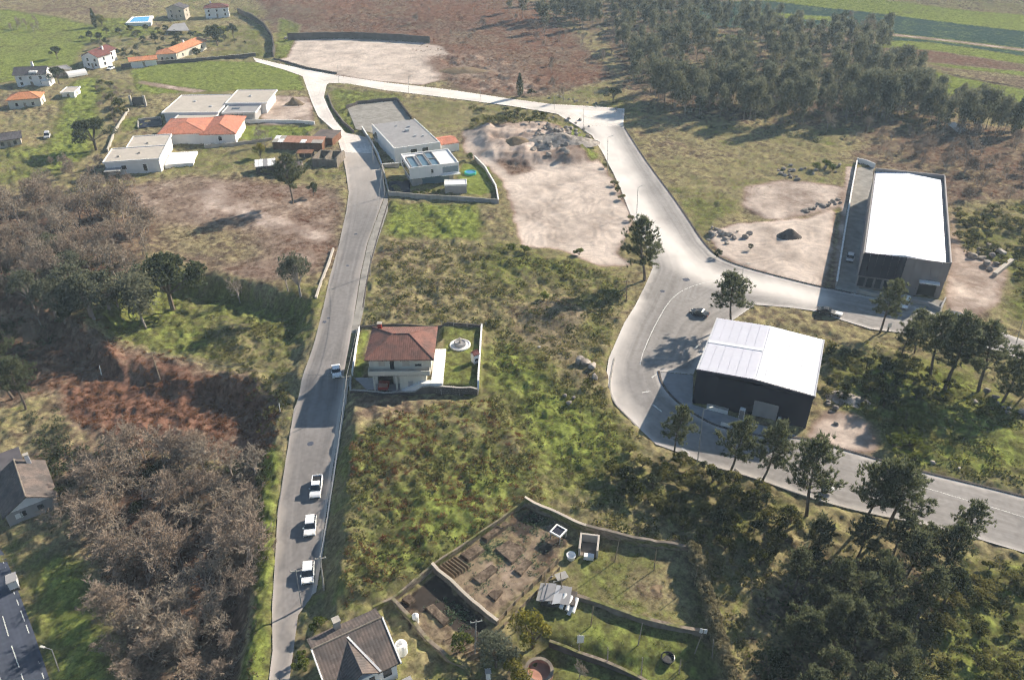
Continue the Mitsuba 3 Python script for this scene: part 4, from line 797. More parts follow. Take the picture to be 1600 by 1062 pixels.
put(k, 'rear_wing', MB(fr).box(L, L + 6, -1, hw + 4, -2.5, ze + .3), 'm_white'); put(k, 'wing_roof', MB(fr).box(L - .1, L + 6.2, -1.2, hw + 4.2, ze + .303, ze + .5), 'm_tile_grey')

# ------------------------------------------------------------------ walls, retaining walls and fences
wall_run('retaining_wall', 'high grey retaining wall along the back of the topmost bare lot', 'retaining wall', [(450,63),(500,61),(560,61),(620,64),(672,68)], 3.4, .5, 'm_darkstone', 'm_darkstone')
wall_run('retaining_wall', 'dark curved retaining wall beside the access path at the top of the village', 'retaining wall', [(372,20),(395,30),(414,44),(426,62),(429,78),(427,90)], 2.6, .7, 'm_darkstone')
wall_run('boundary_wall', 'low dark wall between the topmost bare lot and the dusty road', 'wall', [(428,93),(450,99),(480,108),(526,116)], .8, .6, 'm_darkstone')
wall_run('boundary_wall', 'grey garden wall below the orange roofed village houses', 'wall', [(190,106),(240,101),(300,97),(360,92),(400,88)], 1.6, .35, 'm_darkstone', 'm_concrete')
wall_run('boundary_wall', 'dark wall round the far and right sides of the gravel court', 'wall', [(541,170),(560,163),(620,157),(643,187)], 1.3, .35, 'm_darkstone')
wall_run('boundary_wall', 'low wall on the lane side of the gravel court', 'wall', [(512,148),(520,170),(535,190),(553,207)], .8, .4, 'm_stone')
wall_run('boundary_wall', 'pale wall in front of the villa parking beside the lane', 'wall', [(566,203),(578,222),(590,243),(597,262),(624,261)], 1.3, .3, 'm_concrete', 'm_white')
kv = wall_run('boundary_wall', 'grey panelled wall along the front of the villa garden', 'wall', [(598,264),(608,306),(660,311),(720,314),(779,319)], 1.5, .3, 'm_concrete')
L = ats([(608,306),(779,319)])
for i in range(14):
    a, b = L[0] + (L[1] - L[0]) * (i + .08) / 14, L[0] + (L[1] - L[0]) * (i + .92) / 14; f2 = Fr(a, b); put(kv, 'panel', MB(f2).box(0, f2.W, -.24, -.165, .1, 1.35), 'm_greywall')
wall_run('boundary_wall', 'pale wall closing the right side of the villa garden', 'wall', [(779,319),(775,296),(758,266),(742,250)], 1.3, .3, 'm_concrete', 'm_white')
wall_run('boundary_wall', 'white wall between the brown roofed house and the road', 'wall', [(562,515),(556,550),(551,588)], 1.0, .25, 'm_white')
wall_run('retaining_wall', 'dark retaining wall under the lawn of the brown roofed house', 'retaining wall', [(548,592),(548,614),(600,616),(660,614),(746,612)], .25, .3, 'm_darkstone', 'm_concrete')
wall_run('boundary_wall', 'pale wall closing the right side of the house lawn', 'wall', [(747,611),(750,560),(753,516)], .9, .25, 'm_concrete', 'm_white')
wall_run('boundary_wall', 'dark rear wall behind the lawn of the brown roofed house', 'wall', [(560,514),(620,511),(690,513),(752,516)], .9, .25, 'm_darkstone')
wall_run('boundary_wall', 'pale dry stone wall along the ploughed field and the road', 'wall', [(494,468),(503,440),(514,412),(521,390)], .6, .5, 'm_slab')
wall_run('boundary_wall', 'pale wall with a long shadow strip along the left side of the long warehouse', 'wall', [(1338,256),(1330,300),(1318,370),(1306,446)], 1.2, .3, 'm_concrete', 'm_white')
wall_run('boundary_wall', 'white rear wall behind the yard of the long warehouse', 'wall', [(1338,254),(1352,257),(1366,263)], 1.6, .3, 'm_white')
wall_run('boundary_wall', 'low wall with railings before the front of the long warehouse', 'wall', [(1338,456),(1360,462),(1384,468)], .9, .3, 'm_concrete')
wall_run('boundary_wall', 'grey yard wall at the right corner of the long warehouse', 'wall', [(1410,470),(1450,478),(1468,486),(1476,470)], 1.0, .3, 'm_greywall')
wall_run('boundary_wall', 'pale kerb wall left of the lowest flat roofed house', 'wall', [(168,236),(180,205),(201,172)], .7, .4, 'm_concrete')
wall_run('boundary_wall', 'pale garden wall in front of the red hipped roof', 'wall', [(320,230),(360,227),(400,222),(425,218)], .8, .3, 'm_concrete')
wall_run('boundary_wall', 'long white wall along the driveway to the flat roofed houses', 'wall', [(372,190),(420,191),(470,192),(492,194)], 1.0, .4, 'm_white')
# the walled kitchen gardens in front
wall_run('garden_wall', 'pale topped rear wall of the kitchen garden behind the white frame', 'wall', [(820,789),(860,806),(895,823),(915,831)], 1.5, .35, 'm_mossy', 'm_beige')
wall_run('garden_wall', 'brown rear wall of the goat paddock with tall posts', 'wall', [(915,831),(950,840),(1000,852),(1050,859),(1080,866)], 1.5, .35, 'm_mossy', 'm_stone')
wall_run('garden_wall', 'mossy wall along the upper left side of the kitchen garden', 'wall', [(820,789),(770,826),(720,860),(676,890)], .5, .3, 'm_mossy')
wall_run('garden_wall', 'brown block wall shading the dark lower vegetable bed', 'wall', [(676,890),(705,915),(740,948),(778,978)], 1.3, .35, 'm_stone', 'm_beige')
wall_run('garden_wall', 'mossy wall from the road verge to the lower vegetable bed', 'wall', [(583,953),(615,938),(645,916),(676,890)], .6, .35, 'm_mossy')
wall_run('garden_wall', 'brown retaining wall between the two grass paddocks', 'retaining wall', [(890,932),(930,945),(970,960),(1010,974),(1060,986),(1096,992)], 1.0, .4, 'm_stone', 'm_mossy')
wall_run('garden_wall', 'dark wall below the lower grass paddock', 'wall', [(858,1008),(900,1025),(950,1042),(1000,1062),(1050,1085)], .4, .3, 'm_darkstone', 'm_mossy')
wall_run('garden_wall', 'hedge topped wall between the lower garden and the grey roofed house', 'wall', [(615,940),(640,968),(668,1003),(700,1030),(735,1052)], .9, .5, 'm_mossy')
wall_run('garden_wall', 'stone wall under the ivy hedge on the right of the paddocks', 'wall', [(1080,866),(1092,900),(1102,940),(1115,985),(1128,1030),(1140,1075)], 1.6, .6, 'm_mossy')
def board_fence(label, pts, h):
    k = thing('board_fence', label, 'fence'); P = ats(pts); Lp = LineString(P[:, :2]); n = int(Lp.length / 1.8)
    for i in range(n + 1):
        c = Lp.interpolate(i * Lp.length / n); put(k, 'post', MB().tube([c.x, c.y, gz(c.x, c.y) - .3], [c.x, c.y, gz(c.x, c.y) + h + .2], .07, n=5), 'm_wood')
    for i in range(n):
        a, b = Lp.interpolate(i * Lp.length / n), Lp.interpolate((i + 1) * Lp.length / n); f2 = Fr([a.x, a.y, gz(a.x, a.y)], [b.x, b.y])
        for j in range(3): put(k, 'board', MB(f2).box(.05, f2.W - .05, -.1, -.06, .15 + j * h / 3, .15 + (j + .8) * h / 3), 'm_wood')
board_fence('weathered board fence between the kitchen garden and the goat paddock', [(872,880),(850,902),(820,930),(778,976)], 1.0)
board_fence('lower board fence running beside the upper one toward the shrubs', [(874,892),(838,930),(800,968),(788,982)], .8)
def wire_fence(label, pts, h, step=3.0, group=None):
    k = thing('wire_fence', label, 'fence', group); Lp = LineString(ats(pts)[:, :2]); n = max(int(Lp.length / step), 2); T = []
    for i in range(n + 1):
        c = Lp.interpolate(i * Lp.length / n); z = gz(c.x, c.y); put(k, 'post', MB().tube([c.x, c.y, z - .3], [c.x, c.y, z + h], .05, n=5), 'm_galv'); T.append([c.x, c.y, z])
    for hh in (h * .35, h * .65, h * .97):
        mb = MB()
        for a, b in zip(T, T[1:]): mb.tube([a[0], a[1], a[2] + hh], [b[0], b[1], b[2] + hh], .018, n=3, cap=False)
        put(k, 'wire', mb, 'm_galv')
wire_fence('thin wire fence along the back of the house lawn', [(690,513),(720,514),(752,516)], 2.0)
wire_fence('wire fence along the front edge of the house lawn', [(662,613),(700,612),(746,611)], 1.6)
wire_fence('wire fence with pale posts below the orange roofed houses', [(322,66),(350,72),(372,82),(400,88)], 1.6)
wire_fence('wire fence at the front of the lowest flat roofed house garden', [(320,231),(370,228),(425,219)], 1.6)
# ------------------------------------------------------------------ vehicles
def prism_y(mb, prof, w, taper=0.0, zb=0.0):     # a side profile (x, z) given width w, narrowing by taper per metre above zb
    m = trimesh.creation.extrude_polygon(Polygon(prof), 2.0, engine='earcut'); v = np.array(m.vertices)
    x, z, y = v[:, 0], v[:, 1], v[:, 2] - 1
    half = w / 2 - np.clip(z - zb, 0, 9) * taper
    return mb.add(np.stack([x, -y * half, z], 1), m.faces)
def car(label, front_px, rear_px, kind='hatch', m='m_carwhite', L=4.2, w=1.78, group=None, cat='car', name='parked_car'):
    A, B = at(*rear_px), at(*front_px); c = (A + B) / 2; ang = math.atan2(B[1] - A[1], B[0] - A[0])
    c[2] = gz(c[0], c[1]) + .05; fr = Fr(c, ang=ang); k = thing(name, label, cat, group); h = L / 2
    if kind == 'pickup': L = 5.0; h = 2.5
    zb = 1.0 if kind in ('van', 'pickup') else .88
    low = [(-h,.35),(-h+.05,.75),(-h+.12,zb),(h-1.25,zb),(h-.35,zb-.16),(h-.04,.68),(h,.38),(h-.15,.25),(-h+.1,.25)]
    b = put(k, 'body', prism_y(MB(fr), low, w, .10, .6), m)
    if kind == 'hatch': cab, roof = [(-h+.18,zb),(-h+.55,1.38),(.35,1.42),(1.05,zb)], [(-h+.45,1.36),(-h+.62,1.47),(.30,1.47),(.42,1.36)]
    elif kind == 'sedan': cab, roof = [(-h+.75,zb),(-h+1.35,1.36),(.30,1.38),(1.0,zb)], [(-h+1.25,1.33),(-h+1.42,1.43),(.24,1.43),(.38,1.33)]
    elif kind == 'van': cab, roof = [(-h+.1,zb),(-h+.2,1.75),(.75,1.78),(1.35,zb)], [(-h+.12,1.35),(-h+.25,1.86),(.65,1.86),(.72,1.70)]
    else: cab, roof = [(-.55,zb),(-.42,1.62),(.70,1.64),(1.40,zb)], [(-.46,1.58),(-.38,1.72),(.62,1.72),(.76,1.58)]
    put(k, 'cabin_glass', prism_y(MB(fr), cab, w - .08, .28, zb), 'm_glass')
    put(k, 'roof', prism_y(MB(fr), roof, w - .22 - (.14 if kind != 'van' else .02), .10, 1.35), m)
    mb = MB(fr)
    for x0, x1 in (((cab[0][0]+cab[3][0])/2 - .05, (cab[0][0]+cab[3][0])/2 + .06),): 
        for s in (-1, 1): mb.hexa([[x0,s*(w/2-.06)-.02,zb-.03],[x1,s*(w/2-.06)-.02,zb-.03],[x1,s*(w/2-.06)+.02,zb-.03],[x0,s*(w/2-.06)+.02,zb-.03],[x0,s*(w/2-.19)-.02,1.37],[x1,s*(w/2-.19)-.02,1.37],[x1,s*(w/2-.19)+.02,1.37],[x0,s*(w/2-.19)+.02,1.37]])
    put(k, 'pillar', mb, m)
    if kind == 'pickup':
        put(k, 'load_bed', MB(fr).box(-h + .2, -.7, -w/2 + .15, w/2 - .15, .9, zb + .02), 'm_black', 'dark open load bed')
        put(k, 'bed_side', MB(fr).box(-h + .05, -.6, -w/2 + .02, -w/2 + .12, .8, zb + .2).box(-h + .05, -.6, w/2 - .12, w/2 - .02, .8, zb + .2).box(-h + .02, -h + .12, -w/2 + .125, w/2 - .125, .8, zb + .2), m)
    for x in (-h + .75, h - .8):
        for s in (-1, 1):
            wk = put(k, 'wheel', MB(fr).tube([x, s*(w/2-.2), .31], [x, s*(w/2+.01), .31], .31, n=14), 'm_rubber'); put(wk, 'rim', MB(fr).tube([x, s*(w/2+.012), .31], [x, s*(w/2+.03), .31], .19, n=10), 'm_carsilver')
    for s in (-1, 1):
        put(k, 'headlight', MB(fr).box(h - .28, h - .02, s*(w/2-.32) - .17, s*(w/2-.32) + .17, .58, .74), 'm_lamp')
        put(k, 'tail_light', MB(fr).box(-h - .01, -h + .1, s*(w/2-.2) - .1, s*(w/2-.2) + .1, .62, .82), 'm_redpaint')
        put(k, 'mirror', MB(fr).box(.75, .95, s*(w/2+.08) - .09, s*(w/2+.08) + .09, zb, zb + .16), m)
    put(k, 'bumper', MB(fr).box(h - .1, h + .03, -w/2 + .1, w/2 - .1, .3, .5), 'm_cardark')
    return k
car('white sedan parked on the road beside the brown roofed house', (528,597), (525,574), 'sedan', L=4.4)
car('white pickup with a dark open load bed, farthest of three parked in a row', (493,778), (497,752), 'pickup')
car('white hatchback in the middle of three vehicles in a row on the main road', (484,842), (487,808), 'hatch', L=4.3)
car('white hatchback nearest the camera in the row on the main road', (481,915), (483,882), 'hatch', L=4.1)
car('silver car in the shaded yard beside the long warehouse', (1326,414), (1329,398), 'hatch', 'm_carsilver')
car('black car with a white trailer at the verge across from the long warehouse', (1302,492), (1279,487), 'sedan', 'm_cardark')
car('white van in front of the long warehouse behind the pine', (1410,484), (1415,472), 'van', L=4.6)
car('black car on the far right of the road by the long warehouse', (1508,501), (1484,496), 'hatch', 'm_cardark')
car('black car under the pine beside the near warehouse', (1079,488), (1106,496), 'sedan', 'm_cardark')
car('silver van on the path at the left edge village', (72,223), (77,207), 'van', 'm_carsilver', 4.8)
car('tiny white car on the village drive by the maroon roofed house', (170,110), (177,107), 'hatch')
t = thing('car_trailer', 'low white trailer coupled behind the black car at the verge', 'trailer')
fr = Fr(at(1302,492), at(1310,494)); fr = Fr(at(1309,493), ang=fr.ang); put(t, 'bed', MB(fr).box(-.9, .9, -.7, .7, .4, .75), 'm_white')
for s in (-.8, .7): put(t, 'wheel', MB(fr).tube([0, s, .25], [0, s + .1, .25], .25, n=12), 'm_rubber')

# ------------------------------------------------------------------ poles, lamps, cables
def pole(label, base, top, kind='lamp', r=.11, m='m_galv', group=None, name=None, cat=None, lean=True, arm=None):
    B = at(*base); h = max(top_h(B, top[1]), 1.0); Tp = un(top[0], top[1], B[2] + h)
    Tp = B + np.clip(Tp - B, [-h*.12, -h*.12, 0], [h*.12, h*.12, h]) if lean else B + [0, 0, h]; Tp[2] = B[2] + h
    nm = name or {'lamp': 'street_lamp', 'pole': 'utility_pole', 'post': 'fence_post'}[kind]
    k = thing(nm, label, cat or {'lamp': 'street lamp', 'pole': 'utility pole', 'post': 'post'}[kind], group)
    put(k, 'shaft', MB().tube(B - [0, 0, .4], Tp, r, r * .6, 8), m)
    if kind == 'lamp':
        d = np.array(arm if arm is not None else (1.0, 0.0)); e = Tp + [d[0] * 1.3, d[1] * 1.3, .15]; put(k, 'arm', MB().tube(Tp - [0, 0, .05], e, .05, n=5), m)
        f = Fr(e, ang=math.atan2(d[1], d[0])); put(k, 'lamp_head', MB(f).box(-.1, .6, -.14, .14, -.06, .08), 'm_lamp')
    if kind == 'pole':
        f = Fr(Tp, ang=.2); a = put(k, 'crossarm', MB(f).box(-.8, .8, -.05, .05, -.45, -.33), m)
        for x in (-.7, 0, .7): put(a, 'insulator', MB(f).tube([x, 0, -.33], [x, 0, -.12], .05, n=5), 'm_lamp')
    return k, Tp
LG = 'street lamps along the dusty roads'
lamps = [((529,130),(527,103),'street lamp where the topmost lot meets the lane junction'), ((638,146),(638,120),'street lamp beside the dusty road above the gravel court'),
         ((750,158),(751,128),'street lamp beside the dusty road above the rubble ridge'), ((866,172),(866,150),'street lamp at the left of the pale road widening'),
         ((912,205),(912,168),'street lamp in the middle of the pale road widening'), ((949,266),(950,214),'tall street lamp on the left edge of the bright road above the bare lot'),
         ((995,333),(997,292),'street lamp on the left edge of the bright road beside the pine'), ((1160,442),(1161,414),'street lamp before the pine at the road junction'),
         ((1090,721),(1099,640),'tall street lamp on the lower side of the loop road near the dark warehouse'), ((1582,557),(1597,500),'street lamp at the right edge beyond the pines')]
for b, t_, lb in lamps: pole(lb, b, t_, 'lamp', .09, arm=(.9, .3))
pole('street lamp with a pale square head beside the highway at the bottom left', (92,1048), (82,1014), 'lamp', .09, arm=(-.9, .2))
_, T1 = pole('leaning concrete pole on the verge beside the nearest white hatchback', (506,922), (500,869), 'pole', .16, 'm_concrete')
_, T2 = pole('utility pole standing at the road edge above the brown roofed house', (578,430), (579,392), 'pole', .14, 'm_concrete')
_, T3 = pole('utility pole with a pale top at the corner of the villa garden', (601,308), (597,262), 'pole', .14, 'm_concrete')
_, T4p = pole('utility pole beside the wall of the villa parking', (583,256), (581,218), 'pole', .13, 'm_concrete')
_, T5 = pole('slim leaning grey pole on the road edge near the bottom hatchback', (471,948), (462,889), 'pole', .07, 'm_galv')
_, T6 = pole('grey wooden pole leaning over the rust coloured bracken', (250,592), (236,549), 'pole', .14, 'm_wood')
_, T7 = pole('utility pole with a crossarm beside the loop road below the pine', (979,470), (979,438), 'pole', .12, 'm_wood')
_, T8 = pole('utility pole in the kitchen garden beside the olive bush', (742,1022), (744,968), 'pole', .10, 'm_galv')
_, T9 = pole('pale concrete pole at the front wall corner of the brown roofed house', (541,630), (545,586), 'pole', .12, 'm_concrete')
def cable(label, a, b, sag=1.0, r=.035):
    k = numbered('overhead_cable'); t = np.linspace(0, 1, 15)[:, None]; p = a * (1 - t) + b * t; p[:, 2] -= (4 * sag * t * (1 - t))[:, 0]; mb = MB()
    for u, v in zip(p, p[1:]): mb.tube(u, v, r, n=4, cap=False)
    scene[k] = mikit.ply(mb.get(), 'm_galv'); labels[k] = {'label': label, 'category': 'cable'}
up = np.array([0, 0, -.15])
cable('overhead cable from the villa corner pole down to the pole above the brown roofed house', T3 + up, T2 + up)
cable('overhead cable from the road edge pole to the house corner pole', T2 + up, T9 + up, 1.2)
cable('overhead cable from the house corner pole to the leaning concrete pole by the cars', T9 + up, T1 + up, 1.2)
cable('overhead cable between the two poles at the villa wall', T4p + up, T3 + up, .5)
cable('overhead cable crossing from the leaning bracken pole to the house corner pole', T6 + up, T9 + up, 1.4)
PG = 'tall thin posts in the paddock grass'
posts = [((960,877),(968,841)),((1022,890),(1026,856)),((1085,913),(1091,882)),((923,978),(927,947)),((997,1007),(1004,972)),((905,1023),(905,990)),((949,1040),(950,1010)),((1002,1056),(1004,1026)),((1113,1027),(1115,999)),((1085,1020),(1096,992)),((807,984),(806,958)),((1061,1052),(1064,1030)),((880,930),(872,895)),((853,925),(851,892))]
plabels = ['thin paddock post nearest the roofless pen', 'thin post at mid length of the rear paddock wall', 'thin post by the far right corner of the upper paddock', 'post on the terrace edge below the scrap hut', 'post at the middle of the shaded terrace edge', 'pale post with a cloth hung near its top', 'pale post on the lower paddock wall, right of the cloth post', 'pale post on the lower paddock wall near the bottom edge', 'pale post at the foot of the ivy hedge', 'leaning pale post with a white board at the terrace end', 'pale post left of the lower paddock beside the yellow green bush', 'thin post in the lower right paddock grass', 'thin post standing by the scrap hut on its right', 'thin post standing by the scrap hut on its left']
for (b, t_), lb in zip(posts, plabels): pole(lb, b, t_, 'post', .085, 'm_pale_bark' if b[1] > 985 else 'm_wood', PG)
t = thing('hanging_cloth', 'pinkish white cloth hung on the paddock post', 'cloth'); B = at(905,1023); h = top_h(B, 990); mb = MB()
for i in range(6): mb.box(B[0] - .45 + i*.15, B[0] - .30 + i*.15, B[1] - .15 - .05*(i % 2), B[1] - .11 - .05*(i % 2), B[2] + h - 1.7 + .1*(i % 3), B[2] + h - .1)
put(t, 'sheet', mb, 'm_white')

# ------------------------------------------------------------------ boulders and rubble
def rock_mesh(seed, flat=.75):
    m = trimesh.creation.icosphere(1, 1.0); v = np.array(m.vertices); r = np.random.default_rng(seed)
    for _ in range(7):
        d = r.normal(size=3); d /= np.linalg.norm(d); o = r.uniform(.45, .8); s = v @ d; v -= np.clip(s - o, 0, 9)[:, None] * d
    return v * [1, .8, flat], np.array(m.faces)
ROCKS = [mikit.ply(rock_mesh(i), 'm_rock') for i in range(6)]
WROCK = [mikit.ply(rock_mesh(i, .6), 'm_slab') for i in range(3)]
def rock(px, r, label, group, name='boulder', kinds=ROCKS, seed=0, cat='boulder'):
    p = at(*px); k = numbered(name); g = random.Random(hash((px, seed)) & 0xffff)
    scene[k] = {**g.choice(kinds), 'to_world': T4().translate([p[0], p[1], gnd(p[0], p[1]) + r * .3]).rotate([0, 0, 1], g.uniform(0, 360)).rotate([1, 0, 0], g.uniform(-20, 20)).scale(r)}
    labels[k] = {'label': label, 'category': cat, 'group': group}
g = random.Random(11)
for i, (px, r) in enumerate([((1530,388),1.2),((1545,385),1.1),((1518,402),1.5),((1534,404),1.2),((1550,402),1.3),((1541,415),1.5),((1556,413),1.1),((1514,398),1.0),((1528,396),.9),((1560,395),1.0),((1548,421),1.1),((1537,390),.8)]): rock(px, r, 'pale boulder in the heap to the right of the long warehouse', 'boulders right of the long warehouse')
for i in range(26): rock((1100 + g.gauss(28, 13), 352 + g.gauss(14, 7)), g.uniform(.5, 1.2), 'grey boulder in the heap at the road corner of the sunny bare lot', 'boulders at the bare lot corner')
for i in range(22): rock((1215 + g.uniform(0, 100), 268 + g.gauss(0, 5)), g.uniform(.6, 1.1), 'grey boulder along the upper edge of the right bare lot', 'boulders above the right bare lot')
for i in range(18): rock((1255 + i * 3.4, 330 - i * .9 + g.gauss(0, 2)), g.uniform(.5, .9), 'small rock on the bank across the right bare lot', 'rocks on the bank of the bare lot')
for i in range(95): rock((846 + g.gauss(30, 20), 216 + g.gauss(0, 13)), g.uniform(.6, 1.5), 'grey rock on the rubble ridge above the middle bare lot', 'rocks of the rubble ridge')
for i in range(14): rock((1300 + g.gauss(8, 20), 640 + g.gauss(0, 10)), g.uniform(.35, .8), 'pale rock on the bare patch right of the dark warehouse', 'rocks right of the dark warehouse')
for i in range(10): rock((1535 + i * 8 + g.gauss(0, 3), 615 + i * 4 + g.gauss(0, 4)), g.uniform(.4, 1.0), 'pale boulder beside the upper right road among the pines', 'boulders at the right edge')
for i in range(12): rock((445 + g.uniform(0, 35), 58 + g.gauss(0, 1.2)), g.uniform(.5, 1.2), 'rock in the pile under the high retaining wall', 'rocks under the retaining wall')
for px, r in (((889,629),.8),((896,622),.7),((882,618),.6)): rock(px, r, 'pale rounded boulder in the middle of the green scrub', 'boulders in the green scrub')
for px, r in (((905,568),1.6),((915,572),1.4),((925,577),1.2),((930,590),1.0)): rock(px, r, 'boulder in the cut bank beside the loop road', 'boulders in the cut bank')
for i in range(16): rock((870 + i * 7 + g.gauss(0, 4), 152 + i * 1.5 + g.gauss(0, 2)), g.uniform(.4, .9), 'rock in the spoil along the far side of the dusty road', 'rocks along the dusty road')
for px, r in (((843,545),.5),((1151,733),.5),((1458,722),.6),((1498,733),.4)): rock(px, r, 'lone white stone lying by the verge or in the scrub', 'lone white stones', 'stone', WROCK, cat='stone')
t = thing('concrete_beam', 'long pale concrete beam lying beside the boulder heap', 'beam'); fr = Fr(at(1553,431), at(1580,409)); put(t, 'beam', MB(fr).box(0, fr.W, -.5, .5, 0, .9), 'm_slab'); put(t, 'end_plate', MB(fr).box(-.1, -.003, -.4, .4, .1, .8), 'm_concrete')
t = thing('concrete_block', 'pale concrete block on top of the boulder heap', 'block'); fr = Fr(at(1558,392), at(1572,402)); put(t, 'block', MB(fr).box(0, fr.W * .8, -.5, .5, .1, 1.0), 'm_slab'); put(t, 'end_plate', MB(fr).box(-.06, -.003, -.4, .4, .2, .9), 'm_concrete')
def heap(name, label, px, rx, ry, h, m, seed=0, cat='heap'):
    p = at(*px); n = 26; r = np.linspace(0, 1, 9); a = np.linspace(0, 2*np.pi, n, endpoint=False); R, A = np.meshgrid(r, a, indexing='ij')
    x, y = p[0] + R*np.cos(A)*rx, p[1] + R*np.sin(A)*ry; P = np.stack([x, y, 0*x], -1)
    z = p[2] - .25 + h * (1 - R**1.3) * (.55 + .9 * meshkit.fbm(P / 3.0, 3, seed)) + (meshkit.noise(P / .8, seed) - .5) * .3 * (1 - R)
    i, j = np.meshgrid(np.arange(8), np.arange(n), indexing='ij'); j2 = (j + 1) % n
    f = np.vstack([np.stack([i*n+j, (i+1)*n+j, (i+1)*n+j2], -1).reshape(-1,3), np.stack([i*n+j, (i+1)*n+j2, i*n+j2], -1).reshape(-1,3)])
    k = numbered(name); scene[k] = mikit.ply((np.stack([x, y, z], -1).reshape(-1, 3), f), m, smooth=True); labels[k] = {'label': label, 'category': cat}
for px, tp, lb in (((158,584),571,'white stake at the upper edge of the rust coloured bracken'),((437,640),630,'white marker post on the left verge across from the house')): pole(lb, px, (px[0] - 1, tp), 'post', .12, 'm_white')
t = thing('white_sack', 'crumpled white sack under the pine on the lower road verge', 'sack'); c = at(1293,768); put(t, 'bag', (rock_mesh(21)[0] * [1.1, .8, .9] + c + [0, 0, .6], rock_mesh(21)[1]), 'm_white'); put(t, 'neck', MB().tube(c + [.2, 0, 1.1], c + [.3, .1, 1.6], .25, .4, 7), 'm_white')
heap('gravel_heap', 'small dark gravel heap in the sunny bare lot', (1233,369), 3.6, 2.6, 2.2, 'm_darkstone', 3)
heap('rubble_ridge', 'long grey rubble ridge above the middle bare lot', (876,222), 14, 7, 3.2, 'm_rock', 5)
heap('soil_heap', 'brown soil heap on the left end of the rubble ridge', (808,222), 7, 4, 1.8, 'm_straw', 6)
heap('soil_heap', 'brown soil heap beside the lane above the long flat roof', (460,163), 4.5, 2.5, 2.6, 'm_straw', 7)
heap('straw_heap', 'flattened brown straw heap in the middle of the upper paddock', (1022,921), 2.6, 2.0, .3, 'm_straw', 8)
heap('spoil_heap', 'grey spoil heap on the bare patch right of the dark warehouse', (1322,622), 5, 3, 1.4, 'm_rock', 9)
heap('spoil_heap', 'long spoil bank at the right edge of the topmost bare lot', (725,112), 14, 6, 2.4, 'm_straw', 10)

# ------------------------------------------------------------------ things in the walled gardens
t = thing('square_trough', 'white square frame on legs at the corner of the kitchen garden', 'frame')
fr = Fr(at(858,842), at(876,852)); s = 2.0
for a in ((0,s,0,.22),(0,s,s-.22,s),(0,.22,.223,s-.223),(s-.22,s,.223,s-.223)): put(t, 'rim', MB(fr).box(*a, 1.5, 1.75), 'm_white')
for x in (.1, s - .2):
    for y in (.1, s - .2): put(t, 'leg', MB(fr).box(x, x + .12, y, y + .12, -.1, 1.497), 'm_galv')
put(t, 'mesh_cover', MB(fr).box(.223, s - .223, .223, s - .223, 1.55, 1.6), 'm_darkwall')
t = thing('animal_pen', 'small roofless block pen with pale walls in the corner of the paddock', 'pen')
fr = Fr(at(903,868), at(934,872)); W = fr.W
for a, m in (((0,.3,0,3.2),'m_slab'),((W-.3,W,0,3.2),'m_slab'),((.303,W-.303,2.9,3.2),'m_slab')): put(t, 'wall', MB(fr).box(*a, -.3, 1.7), m)
put(t, 'trough', MB(fr).box(.9, 2.4, -.6, .2, 0, .7), 'm_white'); put(t, 'floor', MB(fr).box(.303, W - .303, .1, 2.897, -.2, .12), 'm_stone')
t = thing('white_tub', 'round white tub between the square frame and the pen', 'tub'); c = at(892,872); put(t, 'tub', MB().lathe([(.55,0),(.7,.75),(.62,.78),(.55,.5),(0,.5)], c, 18), 'm_plastic_white'); put(t, 'rim', MB().lathe([(.7,.74),(.75,.8),(.7,.84)], c, 18), 'm_white')
t = thing('scrap_hut', 'low hut roofed with grey crumpled sheets and white drums at its end', 'hut')
fr = Fr(at(843,945), at(898,956)); W = fr.W; g = random.Random(3)
put(t, 'wall', MB(fr).box(.1, W - .1, .2, 2.6, -.6, 1.2), 'm_darkstone')
for i in range(7): x = i * (W - 1.6) / 6; z = 1.35 + g.uniform(-.12, .25); put(t, 'roof_sheet', MB(fr).slab([[x-.5,-.2+g.uniform(-.3,.2),z-.15],[x+.7,-.1+g.uniform(-.3,.2),z-.1+g.uniform(-.1,.15)],[x+.7,2.8,z+.25],[x-.4,2.7,z+.2]], .05), g.choice(['m_galv','m_slab_grey','m_metal','m_slab_grey']))
for i in range(3): x = W*.62 + i * .85; put(t, 'drum', MB(fr).tube([x, -.5, .9 - i*.2], [x + .25, 1.6, 1.5 - i*.2], .3, n=10), 'm_plastic_white')
put(t, 'plank', MB(fr).slab([[W*.8,-.8,.3],[W*.8+.5,-.9,.3],[W*.8+.9,.9,1.1],[W*.8+.4,1.0,1.1]], .06), 'm_white')
t = thing('garden_cart', 'tipped wheelbarrow with white rails near the scrap hut', 'wheelbarrow')
fr = Fr(at(877,905), ang=.4); put(t, 'tray', MB(fr).hexa([[-.6,-.4,.3],[.6,-.4,.3],[.6,.4,.3],[-.6,.4,.3],[-.9,-.65,.85],[.9,-.65,.85],[.9,.65,.85],[-.9,.65,.85]]), 'm_galv')
for s in (-.5, .5): put(t, 'handle', MB(fr).tube([-1.6, s, .8], [.4, s, .35], .04, n=5), 'm_plastic_white')
put(t, 'wheel', MB(fr).tube([.8, -.06, .25], [.8, .06, .25], .25, n=12), 'm_rubber')
t = thing('dark_tub', 'dark round tub in the shade of the lower paddock', 'tub'); c = at(1043,1030); put(t, 'tub', MB().lathe([(.75,0),(.9,.5),(.8,.52),(.75,.3),(0,.3)], c, 18), 'm_black'); put(t, 'rim', MB().lathe([(.9,.48),(.94,.54),(.88,.56)], c, 18), 'm_cardark')
